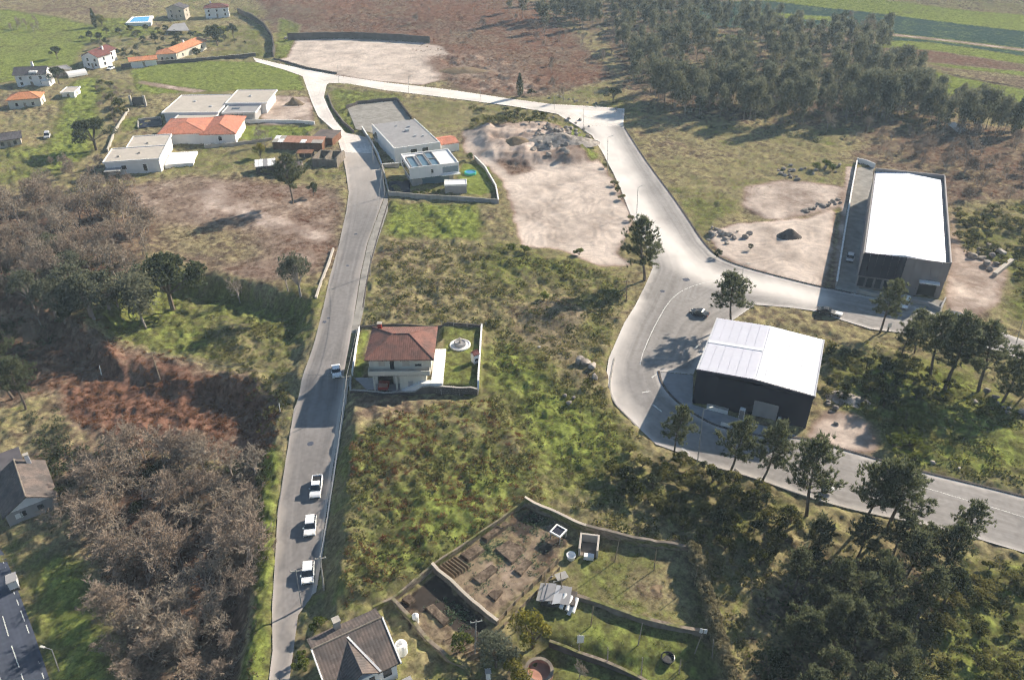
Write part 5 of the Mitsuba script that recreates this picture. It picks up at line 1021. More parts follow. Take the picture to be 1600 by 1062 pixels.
t = thing('notice_board', 'small white board nailed at the end of the paddock terrace', 'board'); fr = Fr(at(1097,996), ang=-.2); put(t, 'board', MB(fr).box(-.5, .5, -.03, .03, 1.0, 1.9), 'm_white'); put(t, 'stake', MB(fr).box(-.05, .05, -.09, -.035, -.3, 1.9), 'm_wood')
t = thing('roadside_cabinet', 'pale square roadside cabinet on a dark plinth beside the highway', 'cabinet')
fr = Fr(at(24,916), ang=-1.0); put(t, 'plinth', MB(fr).box(-.9, .9, -.6, .6, -.6, .5), 'm_darkstone'); put(t, 'body', MB(fr).box(-.95, .95, -.65, .65, .503, 2.0), 'm_plastic_white'); put(t, 'roof', MB(fr).box(-1.05, 1.05, -.75, .75, 2.003, 2.12), 'm_slab_grey')
t = thing('brick_barbecue', 'round brick fire pit wall at the bottom edge', 'fire pit'); c = at(842,1052); put(t, 'wall', MB().lathe([(1.9,0),(1.9,.8),(1.55,.8),(1.55,.15),(0,.15)], c, 22), 'm_tarp_red'); put(t, 'coping', MB().lathe([(1.95,.803),(1.95,.9),(1.5,.9),(1.5,.803)], c, 22), 'm_stone')
t = thing('white_flue', 'white square flue at the bottom edge left of the fire pit', 'flue'); fr = Fr(at(763,1066), ang=.1); put(t, 'stack', MB(fr).box(-.3, .3, -.3, .3, -.5, 2.4), 'm_white'); put(t, 'cap', MB(fr).box(-.4, .4, -.4, .4, 2.45, 2.55), 'm_concrete')
t = thing('sign_post', 'white signboard post at the verge before the pine by the long warehouse', 'post'); fr = Fr(at(1387,517), ang=0); put(t, 'post', MB(fr).box(-.12, .12, -.12, .12, 0, 1.4), 'm_cardark'); put(t, 'panel', MB(fr).box(-.4, .4, -.16, -.123, 1.0, 2.2), 'm_white')
t = thing('utility_cabinet', 'small white meter cabinet by the shutter door of the dark warehouse', 'cabinet'); fr = Fr(at(1216,662), ang=fr1.ang); put(t, 'body', MB(fr).box(-.3, .3, -.3, .3, 0, 1.4), 'm_white'); put(t, 'door', MB(fr).box(-.24, .24, -.34, -.303, .1, 1.3), 'm_slab_grey')
t = thing('skip_box', 'white box on the forecourt below the dark warehouse', 'box'); fr = Fr(at(1133,664), ang=fr1.ang); put(t, 'body', MB(fr).box(-.8, .8, -.5, .5, 0, 1.0), 'm_white'); put(t, 'lid', MB(fr).box(-.85, .85, -.55, .55, 1.003, 1.1), 'm_slab_grey')
t = thing('white_sheet', 'white metal sheet lying among the brown trees at the far right', 'sheet'); fr = Fr(at(1478,196), at(1496,207)); put(t, 'sheet', MB(fr).slab([[0,0,.8],[fr.W,0,.5],[fr.W,3,1.1],[0,3,1.4]], .1), 'm_white'); put(t, 'prop', MB(fr).box(1, 1.3, 1, 1.3, -.3, .6), 'm_wood')
# ------------------------------------------------------------------ plants: a few models of each kind, then one instance per plant
def blades(cen, direc, length, width, rng):
    """One thin triangle per row, its base at cen, pointing along direc."""
    n = len(cen); d = direc / (np.linalg.norm(direc, axis=1, keepdims=True) + 1e-9)
    s = np.cross(d, rng.normal(size=(n, 3))); s /= np.linalg.norm(s, axis=1, keepdims=True) + 1e-9
    w = np.broadcast_to(width, (n,))[:, None] / 2; L = np.broadcast_to(length, (n,))[:, None]
    v = np.stack([cen - s * w, cen + s * w, cen + d * L], 1).reshape(-1, 3); return v, np.arange(3 * n).reshape(-1, 3)
def leafcards(cen, size, rng, up=0.0):
    n = len(cen); d = rng.normal(size=(n, 3)); d[:, 2] += up; return blades(cen - d / np.linalg.norm(d, axis=1, keepdims=True) * np.broadcast_to(size, (n,))[:, None] * .5, d, size, np.broadcast_to(size, (n,)) * .75, rng)
def group(key, parts):
    scene[key] = {'type': 'shapegroup', **{n: mikit.ply(mesh.get() if isinstance(mesh, MB) else mesh, m) for n, (mesh, m) in parts.items()}}; return key
def curve(mb, pts, r0, r1, n=5):
    k = len(pts) - 1
    for i in range(k): mb.tube(pts[i], pts[i+1], r0 + (r1 - r0) * i / k, r0 + (r1 - r0) * (i+1) / k, n, cap=(i == k - 1))
def pine(seed, H=10.0, R=3.1, low=.20):
    r = np.random.default_rng(seed); tr, lf = MB(), MB(); R *= r.uniform(.75, 1.3); low += r.uniform(-.06, .2)
    lean = r.normal(0, .06, 2); P = [np.array([lean[0]*z + .12*math.sin(z*.7+seed), lean[1]*z + .12*math.cos(z*.6+seed), z]) for z in np.linspace(-.3, H*.96, 9)]
    curve(tr, P, .19*H/10, .04, 6)
    n = 50; cen, dirs = [], []
    for i in range(n):
        t = low + (1 - low) * (i + r.random()) / n; z = t * H; a = i * 2.4 + r.normal(0, .4); k = min(int(t * 8 / .96), 8); base = P[k] * 1.0; base = np.array([np.interp(z, [p[2] for p in P], [p[0] for p in P]), np.interp(z, [p[2] for p in P], [p[1] for p in P]), z])
        prof = (1 - ((t - low) / (1 - low)) ** 1.6) * (.55 + .45 * min((t - low) / .18, 1)); L = R * prof * r.uniform(.55, 1.15) + .35
        d = np.array([math.cos(a), math.sin(a), r.uniform(.05, .45) + .5 * t]); d /= np.linalg.norm(d); e = base + d * L
        tr.tube(base, e, .05 * (1.1 - t) + .015, .012, 3, cap=False)
        for q in range(int(4 + L * 4.5)):
            s = r.uniform(.30, 1.05); c = base + d * L * s + r.normal(0, .24, 3) * [1, 1, .8]
            m = 10; cen.append(np.repeat(c[None], m, 0) + r.normal(0, .07, (m, 3))); dd = r.normal(0, .6, (m, 3)) + d * .6 + [0, 0, 1.0]; dirs.append(dd)
    cen, dirs = np.vstack(cen), np.vstack(dirs); lf.add(*blades(cen, dirs, r.uniform(.28, .55, len(cen)), .12, r)); return tr, lf
def eucalypt(seed, H=15.0, R=3.0):
    r = np.random.default_rng(seed); tr, lf = MB(), MB(); lean = r.normal(0, .03, 2)
    P = [np.array([lean[0]*z + .15*math.sin(z*.4+seed), lean[1]*z, z]) for z in np.linspace(-.3, H*.95, 8)]; curve(tr, P, .16, .03, 5)
    C_ = []
    for i in range(46):
        t = r.uniform(.30, 1.0); z = t * H; a = r.uniform(0, 6.28); L = R * r.uniform(.2, 1) * (1.15 - abs(t - .62) * 1.7); b = np.array([np.interp(z, [p[2] for p in P], [p[0] for p in P]), np.interp(z, [p[2] for p in P], [p[1] for p in P]), z * .93])
        e = b + np.array([math.cos(a)*L, math.sin(a)*L, .8 + L*.5]); tr.tube(b, e, .035, .01, 3, cap=False)
        C_.append(e + r.normal(0, 1, (34, 3)) * [.55, .55, .7])
    c = np.vstack(C_); d = r.normal(0, .6, (len(c), 3)) - [0, 0, .5]; lf.add(*blades(c, d, r.uniform(.5, .95, len(c)), .36, r)); return tr, lf
def broadleaf(seed, H=7.0, R=3.0, size=.34, lobes=16, n=150, stem=.3):
    r = np.random.default_rng(seed); tr, lf = MB(), MB(); fork = np.array([0, 0, H*stem]); tr.tube([0,0,-.3], fork, .05*R+.06, .04*R+.04, 6, cap=False); C_ = []
    for i in range(lobes):
        a, el = r.uniform(0, 6.28), r.uniform(-.1, 1.45); rad = R * r.uniform(.45, .95); c = np.array([math.cos(a)*math.cos(el)*rad, math.sin(a)*math.cos(el)*rad, H*(.5 + .42*math.sin(el)*r.uniform(.7, 1.0))])
        tr.tube(fork, c, .03*R, .012, 4, cap=False); q = r.normal(size=(n, 3)); q /= np.linalg.norm(q, axis=1, keepdims=True); rr = R * r.uniform(.24, .42); C_.append(c + q * rr * r.uniform(.55, 1.05, (n, 1)) * [1, 1, .8])
    c = np.vstack(C_); lf.add(*leafcards(c, r.uniform(.7, 1.3, len(c)) * size, r, .4)); return tr, lf
def bare(seed, H=8.0, spread=.55, stems=1, twig=.075, dense=1.0):
    r = np.random.default_rng(seed); tr, tw = MB(), []
    def grow(p, d, L, rad, lev):
        d = d / np.linalg.norm(d); mid = p + d * L * .5 + r.normal(0, .05 * L, 3); e = p + d * L + r.normal(0, .06 * L, 3)
        if lev <= 2: tr.tube(p, mid, rad, rad*.85, 5 if lev == 0 else 3, cap=False); tr.tube(mid, e, rad*.85, rad*.65, 5 if lev == 0 else 3, cap=False)
        else: tw.append((p, e, max(rad * 2.0, twig)))
        if lev >= 5: return
        k = [4, 4, 4, 4, 4][lev] if r.random() < dense else 3
        for i in range(k):
            s = r.uniform(.45, 1.0) if i else 1.0; b = p + (e - p) * s; nd = d + r.normal(0, spread, 3) + [0, 0, .12]; grow(b, nd, L * r.uniform(.52, .78), rad * .55, lev + 1)
    for s in range(stems):
        d = np.array([r.normal(0, .12 + .16*(stems > 1)), r.normal(0, .12 + .16*(stems > 1)), 1.0]); grow(np.array([r.normal(0, .2)*(stems > 1), r.normal(0, .2)*(stems > 1), -.3]), d, H * r.uniform(.30, .36), .018 * H / math.sqrt(stems), 0)
    a, b, w = (np.array(x) for x in zip(*tw)); lf = MB(); d = b - a; v, f = blades(a, d, np.linalg.norm(d, axis=1) * 1.15, w, r); lf.add(v, f); return tr, lf
def cypress(seed, H=8.0, R=1.0):
    r = np.random.default_rng(seed); tr, lf = MB(), MB(); tr.tube([0,0,-.3], [0,0,H*.8], .14, .03, 5, cap=False); n = 1500; t = r.random(n) ** .8; a = r.uniform(0, 6.28, n); rad = R * np.sqrt(r.random(n)) * np.minimum(1, (1.02 - t) * 2.2) * np.minimum(1, .35 + t * 4)
    c = np.stack([np.cos(a)*rad, np.sin(a)*rad, t*H*.97 + .2], 1); lf.add(*blades(c, r.normal(0, .35, (n, 3)) + [0, 0, 1], r.uniform(.3, .55, n), .18, r)); return tr, lf
def shrub(seed, n=90, size=.30, flat=.7, blade=False, up=.5):
    r = np.random.default_rng(seed); q = r.normal(size=(n, 3)); q[:, 2] = np.abs(q[:, 2]); q /= np.linalg.norm(q, axis=1, keepdims=True); c = q * r.uniform(.45, 1.0, (n, 1)) * [1, 1, flat]
    c[:, :2] += r.normal(0, .12, (n, 2))
    if blade: return blades(c * [.5, .5, .15], q + [0, 0, up], r.uniform(.5, 1.0, n) * flat * 1.3, size, r)
    return leafcards(c, r.uniform(.7, 1.3, n) * size, r, up)
def kinds(prefix, fn, m_trunk, m_crown, count, crown='crown', **kw): return [group(f'{prefix}_model_{i}', {'trunk': (a, m_trunk), crown: (b, m_crown)}) for i in range(count) for a, b in [fn(40 + i * 7, **kw)]]
K = {'grey': kinds('grey', broadleaf, 'm_pale_bark', 'm_greyleaf', 3, H=6.0, R=2.6, size=.28, lobes=18, n=110, stem=.25), 'pine': kinds('pine', pine, 'm_bark', 'm_pine', 9), 'euca': kinds('euca', eucalypt, 'm_pale_bark', 'm_euca', 6), 'oak': kinds('oak', broadleaf, 'm_bark', 'm_oak', 4),
     'bare': kinds('bare', bare, 'm_pale_bark', 'm_twig', 4, 'branches'), 'red': kinds('redbare', bare, 'm_pale_bark', 'm_twig_red', 4, 'branches', stems=3, spread=.5), 'cypress': kinds('cypress', cypress, 'm_bark', 'm_oak', 2),
     'bush': kinds('roundbush', broadleaf, 'm_bark', 'm_bush', 3, H=2.6, R=1.6, size=.26, lobes=12, n=80, stem=.12), 'green': kinds('greenbush', broadleaf, 'm_bark', 'm_green', 2, H=2.6, R=1.6, size=.26, lobes=12, n=80, stem=.12),
     'ivy': kinds('ivy', broadleaf, 'm_bark', 'm_ivy', 2, H=2.6, R=1.4, size=.22, lobes=14, n=100, stem=.1), 'olive': kinds('olivetree', broadleaf, 'm_bark', 'm_olive', 1, H=4.2, R=2.3, size=.2, lobes=18, n=170, stem=.2), 'yellow': kinds('yellowtree', broadleaf, 'm_bark', 'm_yellowbush', 1, H=3.6, R=1.9, size=.22, lobes=16, n=120, stem=.15)}
HT = {'grey': 6.0, 'ivy': 2.6, 'pine': 10.0, 'euca': 15.0, 'oak': 7.0, 'bare': 8.0, 'red': 8.0, 'cypress': 8.0, 'bush': 2.6, 'green': 2.6, 'olive': 4.2, 'yellow': 3.6}
RNG = random.Random(21)
def plant(name, kind, p, h, label, cat, grp=None, wide=1.0):
    s = h / HT[kind]; k = numbered(name)
    scene[k] = {'type': 'instance', 'shapes': {'type': 'ref', 'id': RNG.choice(K[kind])}, 'to_world': T4().translate([p[0], p[1], gnd(p[0], p[1]) - .05]).rotate([0, 0, 1], RNG.uniform(0, 360)).scale([s * wide, s * wide, s])}
    labels[k] = {'label': label, 'category': cat}
    if grp: labels[k]['group'] = grp
def tree_px(name, kind, base, top, label, cat='tree', grp=None, wide=1.0):
    B = at(*base); plant(name, kind, B, max(top_h(B, top), 1.0), label, cat, grp, wide)
def scatter_px(poly, n, mind, seed):       # n places inside an outline given in the photo, spread over the ground, at least mind metres apart
    P = region(poly); r = np.random.default_rng(seed); x0, y0, x1, y1 = P.bounds; out = []
    for _ in range(n * 60):
        q = np.array([r.uniform(x0, x1), r.uniform(y0, y1)])
        if P.contains(Point(q)) and all((q[0]-o[0])**2 + (q[1]-o[1])**2 > mind**2 for o in out): out.append(q)
        if len(out) >= n: break
    return out
# single pines
for base, top, w, lb in [((1006,438),340,1.25,'large pine standing at the corner of the middle bare lot and the road'), ((1141,508),430,1.3,'broad pine behind the left end of the dark warehouse roof'), ((1374,518),436,1.0,'tall pale pine in front of the long warehouse'),
        ((1051,716),636,.9,'pine on the lower verge left of the tall street lamp'), ((1139,740),650,.95,'left pine of the pair below the dark warehouse front'), ((1188,757),660,.95,'right pine of the pair below the dark warehouse front'),
        ((1258,806),694,1.05,'pine reaching over the road left of the twin pines'), ((1344,826),722,1.0,'left of the twin pines rising over the lower right road'), ((1388,830),722,1.2,'right of the twin pines rising over the lower right road'), ((1492,862),784,.85,'slender pine at the right end of the lower road verge'),
        ((1428,552),486,1.0,'dark pine at the verge behind the roof of the dark warehouse'), ((1452,588),495,1.2,'leaning pine between the two right roads, nearest the upper road'), ((1478,608),505,1.3,'spreading pine left of the white stone between the right roads'), ((1530,612),520,1.3,'spreading pine against the upper right road'), ((1568,628),552,1.3,'pine at the far right between the two roads'), ((1405,560),500,1.0,'smallest pine of the clump behind the dark warehouse'), ((1600,618),560,1.2,'pine cut by the right edge of the photo')]:
    tree_px('pine_tree', 'pine', base, top, lb, 'pine tree', None, w)
for i, p in enumerate(scatter_px([(1255,850),(1330,845),(1420,860),(1490,880),(1500,930),(1440,980),(1420,1060),(1400,1180),(1180,1180),(1190,1040),(1230,950)], 32, 3.5, 7)):
    kd = 'pine' if RNG.random() < .72 else 'oak'; plant('pine_tree' if kd == 'pine' else 'oak_tree', kd, p, RNG.uniform(7.0, 10.5) if kd == 'pine' else RNG.uniform(4.5, 6.5), 'dark pine in the dense grove at the bottom right' if kd == 'pine' else 'dark rounded evergreen in the dense grove at the bottom right', 'pine tree' if kd == 'pine' else 'tree', 'pines of the bottom right grove' if kd == 'pine' else 'evergreens of the bottom right grove', 1.15)
# the eucalyptus wood
for i, p in enumerate(scatter_px([(800,60),(830,8),(950,-40),(1090,-30),(1120,40),(1260,75),(1330,60),(1440,130),(1500,165),(1470,196),(1390,192),(1270,200),(1180,192),(1060,180),(1000,165),(975,140),(985,100),(960,62),(900,40),(860,50)], 205, 3.6, 3) + scatter_px([(1000,165),(1060,182),(1180,194),(1270,202),(1390,192),(1450,182),(1400,162),(1300,158),(1180,158),(1050,145)], 85, 2.6, 4)):
    plant('eucalyptus_tree', 'euca', p, RNG.uniform(10, 17), 'tall grey green eucalyptus in the wood between the bare hillside and the valley fields', 'eucalyptus', 'eucalyptus wood', RNG.uniform(.8, 1.25))
for i, p in enumerate(scatter_px([(780,40),(1050,10),(1300,70),(1500,170),(1600,210),(1400,208),(1200,210),(1000,180),(960,120)], 32, 6.0, 13)):
    plant('bare_tree', 'bare', p, RNG.uniform(6, 11), 'leafless grey tree among the eucalyptus', 'tree', 'leafless trees in the eucalyptus wood', .8)
_far = scatter_px([(770,-30),(1050,-60),(1130,20),(1280,55),(1390,60),(1450,120),(1400,150),(1180,150),(1040,140),(975,100),(940,50),(800,40)], 190, 3.4, 14) + scatter_px([(1370,175),(1450,165),(1600,200),(1640,225),(1500,215)], 24, 3.0, 15)
for i, p in enumerate(_far):      # past the three hundred named ones: the back of the wood as one mass
    s = RNG.uniform(9, 15) / 15.0; scene[f'far_wood__{i + 1:03d}'] = {'type': 'instance', 'shapes': {'type': 'ref', 'id': RNG.choice(K['euca'])}, 'to_world': T4().translate([p[0], p[1], gnd(p[0], p[1]) - .05]).rotate([0, 0, 1], RNG.uniform(0, 360)).scale([s * 1.1, s * 1.1, s])}
labels['far_wood'] = {'label': 'back rows of the grey green eucalyptus wood reading as one mass', 'category': 'wood', 'kind': 'stuff'}
for i, px in enumerate([(1500,192),(1478,190),(1465,188),(1512,196),(1530,204),(1545,206),(1450,188),(1435,190),(1580,214),(1520,200),(1490,186),(1558,210)]):
    tree_px('eucalyptus_tree', 'euca', px, px[1] - RNG.uniform(35, 62), 'thin eucalyptus in the row along the edge of the bright valley field', 'eucalyptus', 'row of eucalyptus by the valley field', .7)
for px, t_ in (((1583,212),140),((1590,205),150)): tree_px('cypress_tree', 'cypress', px, t_, 'narrow dark cypress before the bright field at the right edge', 'cypress', 'cypresses at the right edge')
tree_px('round_tree', 'oak', (1314,56), 18, 'dark round tree standing alone in the shaded valley field', 'tree', None, .9)
for px in ((1355,62),(1345,66),(1362,58)): tree_px('bare_tree', 'bare', px, 22, 'leafless tree beside the round tree in the valley field', 'tree', 'leafless trees in the valley field')
for i, p in enumerate(scatter_px([(1060,40),(1110,60),(1250,62),(1360,48),(1370,20),(1250,40),(1130,30)], 14, 5, 33)): plant('bare_tree', 'red' if i % 2 else 'bare', p, RNG.uniform(4, 8), 'purplish leafless tree in the hedge line below the valley fields', 'tree', 'leafless trees of the valley hedge line')
# leafless trees right of the long warehouse
for i, p in enumerate(scatter_px([(1330,205),(1440,205),(1640,222),(1660,320),(1500,310),(1490,275),(1380,255),(1330,240)], 52, 4.0, 5)):
    plant('bare_tree', 'red' if RNG.random() < .6 else 'bare', p, RNG.uniform(3.5, 7), 'brownish leafless tree in the thicket behind the long warehouse', 'tree', 'leafless thicket behind the long warehouse', 1.1)
# the wooded left side
for i, p in enumerate(scatter_px([(-60,330),(60,290),(150,300),(230,350),(235,400),(200,440),(130,460),(120,520),(40,560),(-90,560)], 100, 3.0, 8)):
    plant('bare_tree', 'bare' if RNG.random() < .6 else 'red', p, RNG.uniform(7, 12), 'grey brown leafless tree in the wood left of the ploughed field', 'tree', 'leafless wood left of the ploughed field', 1.0)
for i, p in enumerate(scatter_px([(60,250),(180,262),(230,300),(150,310),(30,310)], 18, 3.0, 9)): plant('bare_tree', 'red', p, RNG.uniform(3.5, 6), 'low brown leafless tree on the bank below the flat roofed house', 'tree', 'leafless trees below the flat roofed house')
tree_px('evergreen_tree', 'oak', (270,482), 396, 'dark rounded evergreen at the top of the shaded bank left of the ploughed field', 'tree', None, 1.3)
for px, t_, w in (((150,508),430,1.2),((108,520),445,1.2),((190,496),442,1.1),((170,480),415,1.1),((120,470),405,1.0),((222,500),440,.9),((90,500),428,1.0),((140,490),420,1.0),((60,500),418,1.0)): tree_px('evergreen_tree', 'grey', px, t_, 'grey green evergreen at the edge of the left wood', 'tree', 'grey green evergreens at the edge of the left wood', w)
for i, p in enumerate(scatter_px([(-60,400),(60,380),(140,420),(140,500),(60,540),(-60,540)], 14, 4, 62)): plant('evergreen_tree', 'grey' if i % 3 else 'oak', p, RNG.uniform(5, 8), 'dark evergreen among the grey leafless trees of the left wood', 'tree', 'evergreens among the left wood', 1.1)
tree_px('eucalyptus_tree', 'euca', (228,512), 430, 'pale stemmed eucalyptus leaning at the edge of the left wood', 'eucalyptus', None, 1.7)
for px, t_, w in (((18,620),528,1.3),((40,640),560,1.0)): tree_px('pine_tree', 'pine', px, t_, 'grey green pine at the left edge above the dark hollow', 'pine tree', 'pines at the left edge', w)
for i, p in enumerate(scatter_px([(130,760),(210,705),(330,700),(400,712),(405,800),(395,900),(360,1000),(250,1040),(190,980),(150,860),(100,800)], 52, 3.3, 10)):
    kd = 'red' if RNG.random() < .55 else 'bare'; plant('bare_tree', kd, p, RNG.uniform(6.5, 9.5), 'brown leafless tree in the wood at the bottom left', 'tree', 'leafless wood at the bottom left', 1.25)
for i, p in enumerate(scatter_px([(170,960),(300,960),(380,1010),(330,1090),(180,1090)], 16, 2.4, 12)): plant('bare_tree', 'red', p, RNG.uniform(4, 6), 'bushy rust brown leafless tree by the striped lawn at the bottom left', 'tree', 'rust brown trees by the striped lawn', 1.3)
for px, h in (((110,800),2.5),((190,860),3.0),((215,800),2.6),((95,780),3.0),((240,745),2.6),((410,760),2.2)): plant('evergreen_shrub', 'oak', at(*px), h, 'dark evergreen shrub among the leafless trees at the bottom left', 'shrub', 'evergreen shrubs at the bottom left', 1.3)
tree_px('evergreen_tree', 'grey', (470,464), 392, 'ivy grown tall tree at the lower corner of the ploughed field by the road', 'tree', None, .8)
tree_px('bare_tree', 'bare', (452,462), 392, 'grey leafless tree at the lower corner of the ploughed field', 'tree', None, .9)
tree_px('bare_tree', 'bare', (375,470), 415, 'small leafless tree on the bank below the ploughed field', 'tree', None, .9)
# village trees
for kind, base, top, w, lb in [('oak',(150,232),180,1.5,'grey green spreading tree on the green strip below the village'),('oak',(90,92),72,1.2,'dark round tree between the slate roofed and maroon roofed houses'),('oak',(93,132),104,1.2,'dark round tree in front of the low pale garage'),('yellow',(160,42),24,1.0,'bright yellow green bush left of the swimming pool'),('cypress',(150,44),14,1.2,'dark conifer next to the yellow green bush'),
        ('pine',(457,318),240,1.1,'tall thin trunked pine beside the salvage sheds'),('oak',(490,306),284,1.0,'small dark green tree at the edge of the ploughed field near the lane'),('oak',(590,222),206,.9,'small clipped dark tree in the villa parking court'),('yellow',(407,246),222,.9,'yellow green tree in the allotment behind the white roofed shed'),('green',(735,250),238,.9,'little palm like tree at the back of the villa lawn'),
        ('bare',(415,230),180,.8,'leafless tree in front of the bright lawn of the flat roofs'),('yellow',(832,1012),968,1.0,'yellow green shrub tree at the wall of the lower paddock'),('olive',(775,1040),992,.85,'silvery olive tree beside the lower vegetable garden'),('yellow',(805,1060),1030,.9,'bright green yellow bush at the bottom edge right of the olive tree'),('green',(722,1015),992,.8,'leafy yellow green shrub among the garden furrows'),
        ('bare',(905,1062),1028,.8,'small leafless shrub beside the brick fire pit'),('oak',(340,72),38,1.2,'dark tree before the curved retaining wall'),('oak',(365,60),36,1.0,'second dark tree beside the curved retaining wall'),('bare',(880,160),122,.8,'leafless tree at the foot of the brown hillside'),('cypress',(812,152),116,1.3,'dark conifer on the brown hillside by the road'),('oak',(958,158),136,1.6,'dark shaded evergreen at the end of the dusty road'),('oak',(830,150),138,1.5,'low dark evergreen beside the dusty road')]:
    tree_px({'oak':'evergreen_tree','pine':'pine_tree','bare':'bare_tree','cypress':'conifer_tree','yellow':'yellow_shrub','olive':'olive_tree','green':'green_shrub'}[kind], kind, base, top, lb, 'shrub' if kind in ('yellow','green') else 'tree', None, w)
for i, p in enumerate(scatter_px([(20,40),(60,40),(60,52),(20,54)], 8, 3, 41)): plant('bare_tree', 'bare', p, 7, 'leafless tree in the row at the upper left meadow', 'tree', 'leafless row in the upper left meadow', .8)
for i, p in enumerate(scatter_px([(160,50),(330,50),(400,75),(260,58),(200,56)], 20, 5, 42)): plant('garden_shrub', 'oak' if i % 2 else 'bush', p, RNG.uniform(2, 4.5), 'dark garden shrub among the upper village houses', 'shrub', 'shrubs among the upper village houses', 1.2)
for i, p in enumerate(scatter_px([(-10,60),(120,60),(200,100),(330,98),(300,70),(240,60),(140,50),(60,80),(-10,90)], 34, 4, 61)): plant('village_tree', 'oak' if i % 3 else 'grey', p, RNG.uniform(2.5, 5), 'dark garden tree between the lower village houses', 'tree', 'garden trees among the lower village houses', 1.1)
for i, p in enumerate(scatter_px([(150,130),(205,140),(210,200),(160,205)], 16, 3.4, 43)): plant('bramble_bush', 'red' if i % 2 else 'bush', p, RNG.uniform(2, 4), 'overgrown bush on the slope behind the flat roofed houses', 'bush', 'overgrown bushes behind the flat roofs', 1.2)
for i, p in enumerate(scatter_px([(820,20),(960,60),(960,120),(860,140),(700,60),(600,20)], 22, 8, 44)): plant('bare_tree', 'red' if i % 3 else 'bare', p, RNG.uniform(3, 8), 'scattered leafless tree on the reddish brown hillside', 'tree', 'leafless trees of the brown hillside', .8)
# named bushes
for i, p in enumerate(scatter_px([(740,170),(800,172),(870,186),(880,196),(800,194),(735,200)], 22, 2.6, 45)): plant('dark_bush', 'bush', p, RNG.uniform(1.6, 3), 'dark bush on the bank between the dusty road and the bare lot', 'bush', 'dark bushes above the middle bare lot', 1.3)
for i, p in enumerate(scatter_px([(980,700),(1060,720),(1200,770),(1240,810),(1180,900),(1120,860),(1080,840),(960,770),(940,740)], 44, 2.2, 46)): plant('scrub_bush', 'bush' if RNG.random() < .86 else 'oak', p, RNG.uniform(1.3, 3.0), 'rounded evergreen bush on the slope below the loop road', 'bush', 'bushes on the slope below the loop road', 1.3)
for i, p in enumerate(scatter_px([(1290,545),(1440,570),(1500,620),(1380,640),(1290,620)], 44, 2.6, 47)): plant('scrub_bush', 'oak' if RNG.random() < .5 else 'bush', p, RNG.uniform(1.2, 2.6), 'dark bush in the hollow between the dark warehouse and the pines', 'bush', 'bushes right of the dark warehouse', 1.4)
for i, p in enumerate(scatter_px([(1390,650),(1440,650),(1450,725),(1390,718)], 12, 2.0, 48)): plant('green_bush', 'green', p, RNG.uniform(1.6, 2.8), 'bright green bush mound between the bare patch and the roadside stone', 'bush', 'bright green bush mound', 1.3)
for i, p in enumerate(scatter_px([(1490,330),(1580,330),(1640,420),(1590,440),(1500,380)], 36, 2.6, 49)): plant('scrub_bush', 'bush', p, RNG.uniform(1.2, 2.4), 'grey green bush on the rough ground right of the long warehouse', 'bush', 'bushes right of the long warehouse', 1.4)
for i, p in enumerate(scatter_px([(1500,880),(1640,900),(1640,1100),(1420,1100),(1470,960)], 26, 2.6, 50)): plant('heath_bush', 'bush', p, RNG.uniform(1.0, 2.2), 'olive bush on the heath right of the dense grove', 'bush', 'bushes right of the dense grove', 1.4)
for i, px in enumerate([(965,300),(960,290),(972,312),(985,345),(945,262)]): plant('verge_bush', 'bush', at(*px), 1.8, 'bush on the verge between the bare lot and the bright road', 'bush', 'bushes on the bright road verge', 1.2)
for i, px in enumerate([(800,395),(820,398),(905,400),(850,470)]): plant('green_bush', 'green', at(*px), 2.0, 'dark green bush along the lower edge of the middle bare lot', 'bush', 'bushes below the middle bare lot', 1.3)
for px, h, lb in (((1120,402),2.6,'small dark bush on the kerb of the sunny bare lot'),((1172,390),1.8,'small dark weed clump in the middle of the sunny bare lot'),((1290,262),2.6,'green bush on the bank above the right bare lot'),((1275,266),2.4,'second green bush on the bank above the right bare lot'),((1300,268),2.2,'low green bush at the corner of the white rear wall')): plant('verge_bush', 'oak' if px[0] < 1200 else 'green', at(*px), h, lb, 'bush', None, 1.2)
P = LineString(ats([(1080,866),(1092,900),(1102,940),(1115,985),(1128,1030),(1140,1075)])[:, :2])
for i in range(42):
    c = P.interpolate(i * P.length / 41); plant('ivy_bush', 'ivy', (c.x, c.y), RNG.uniform(2.3, 3.1), 'pale ivy bush growing along the right wall of the paddocks', 'bush', 'ivy hedge along the paddock wall', .85)
for px in ((660,305),(668,304),(678,303),(650,306),(686,303)): plant('garden_shrub', 'green', at(*px), 1.6, 'garden shrub in the bed before the white villa', 'shrub', 'shrubs in the villa front bed', .9)
for px in ((470,1030),(478,1045),(465,1050),(490,985),(500,975)): plant('verge_shrub', 'green', at(*px), 1.5, 'low green shrub left of the grey roofed house', 'shrub', 'shrubs left of the grey roofed house', 1.0)

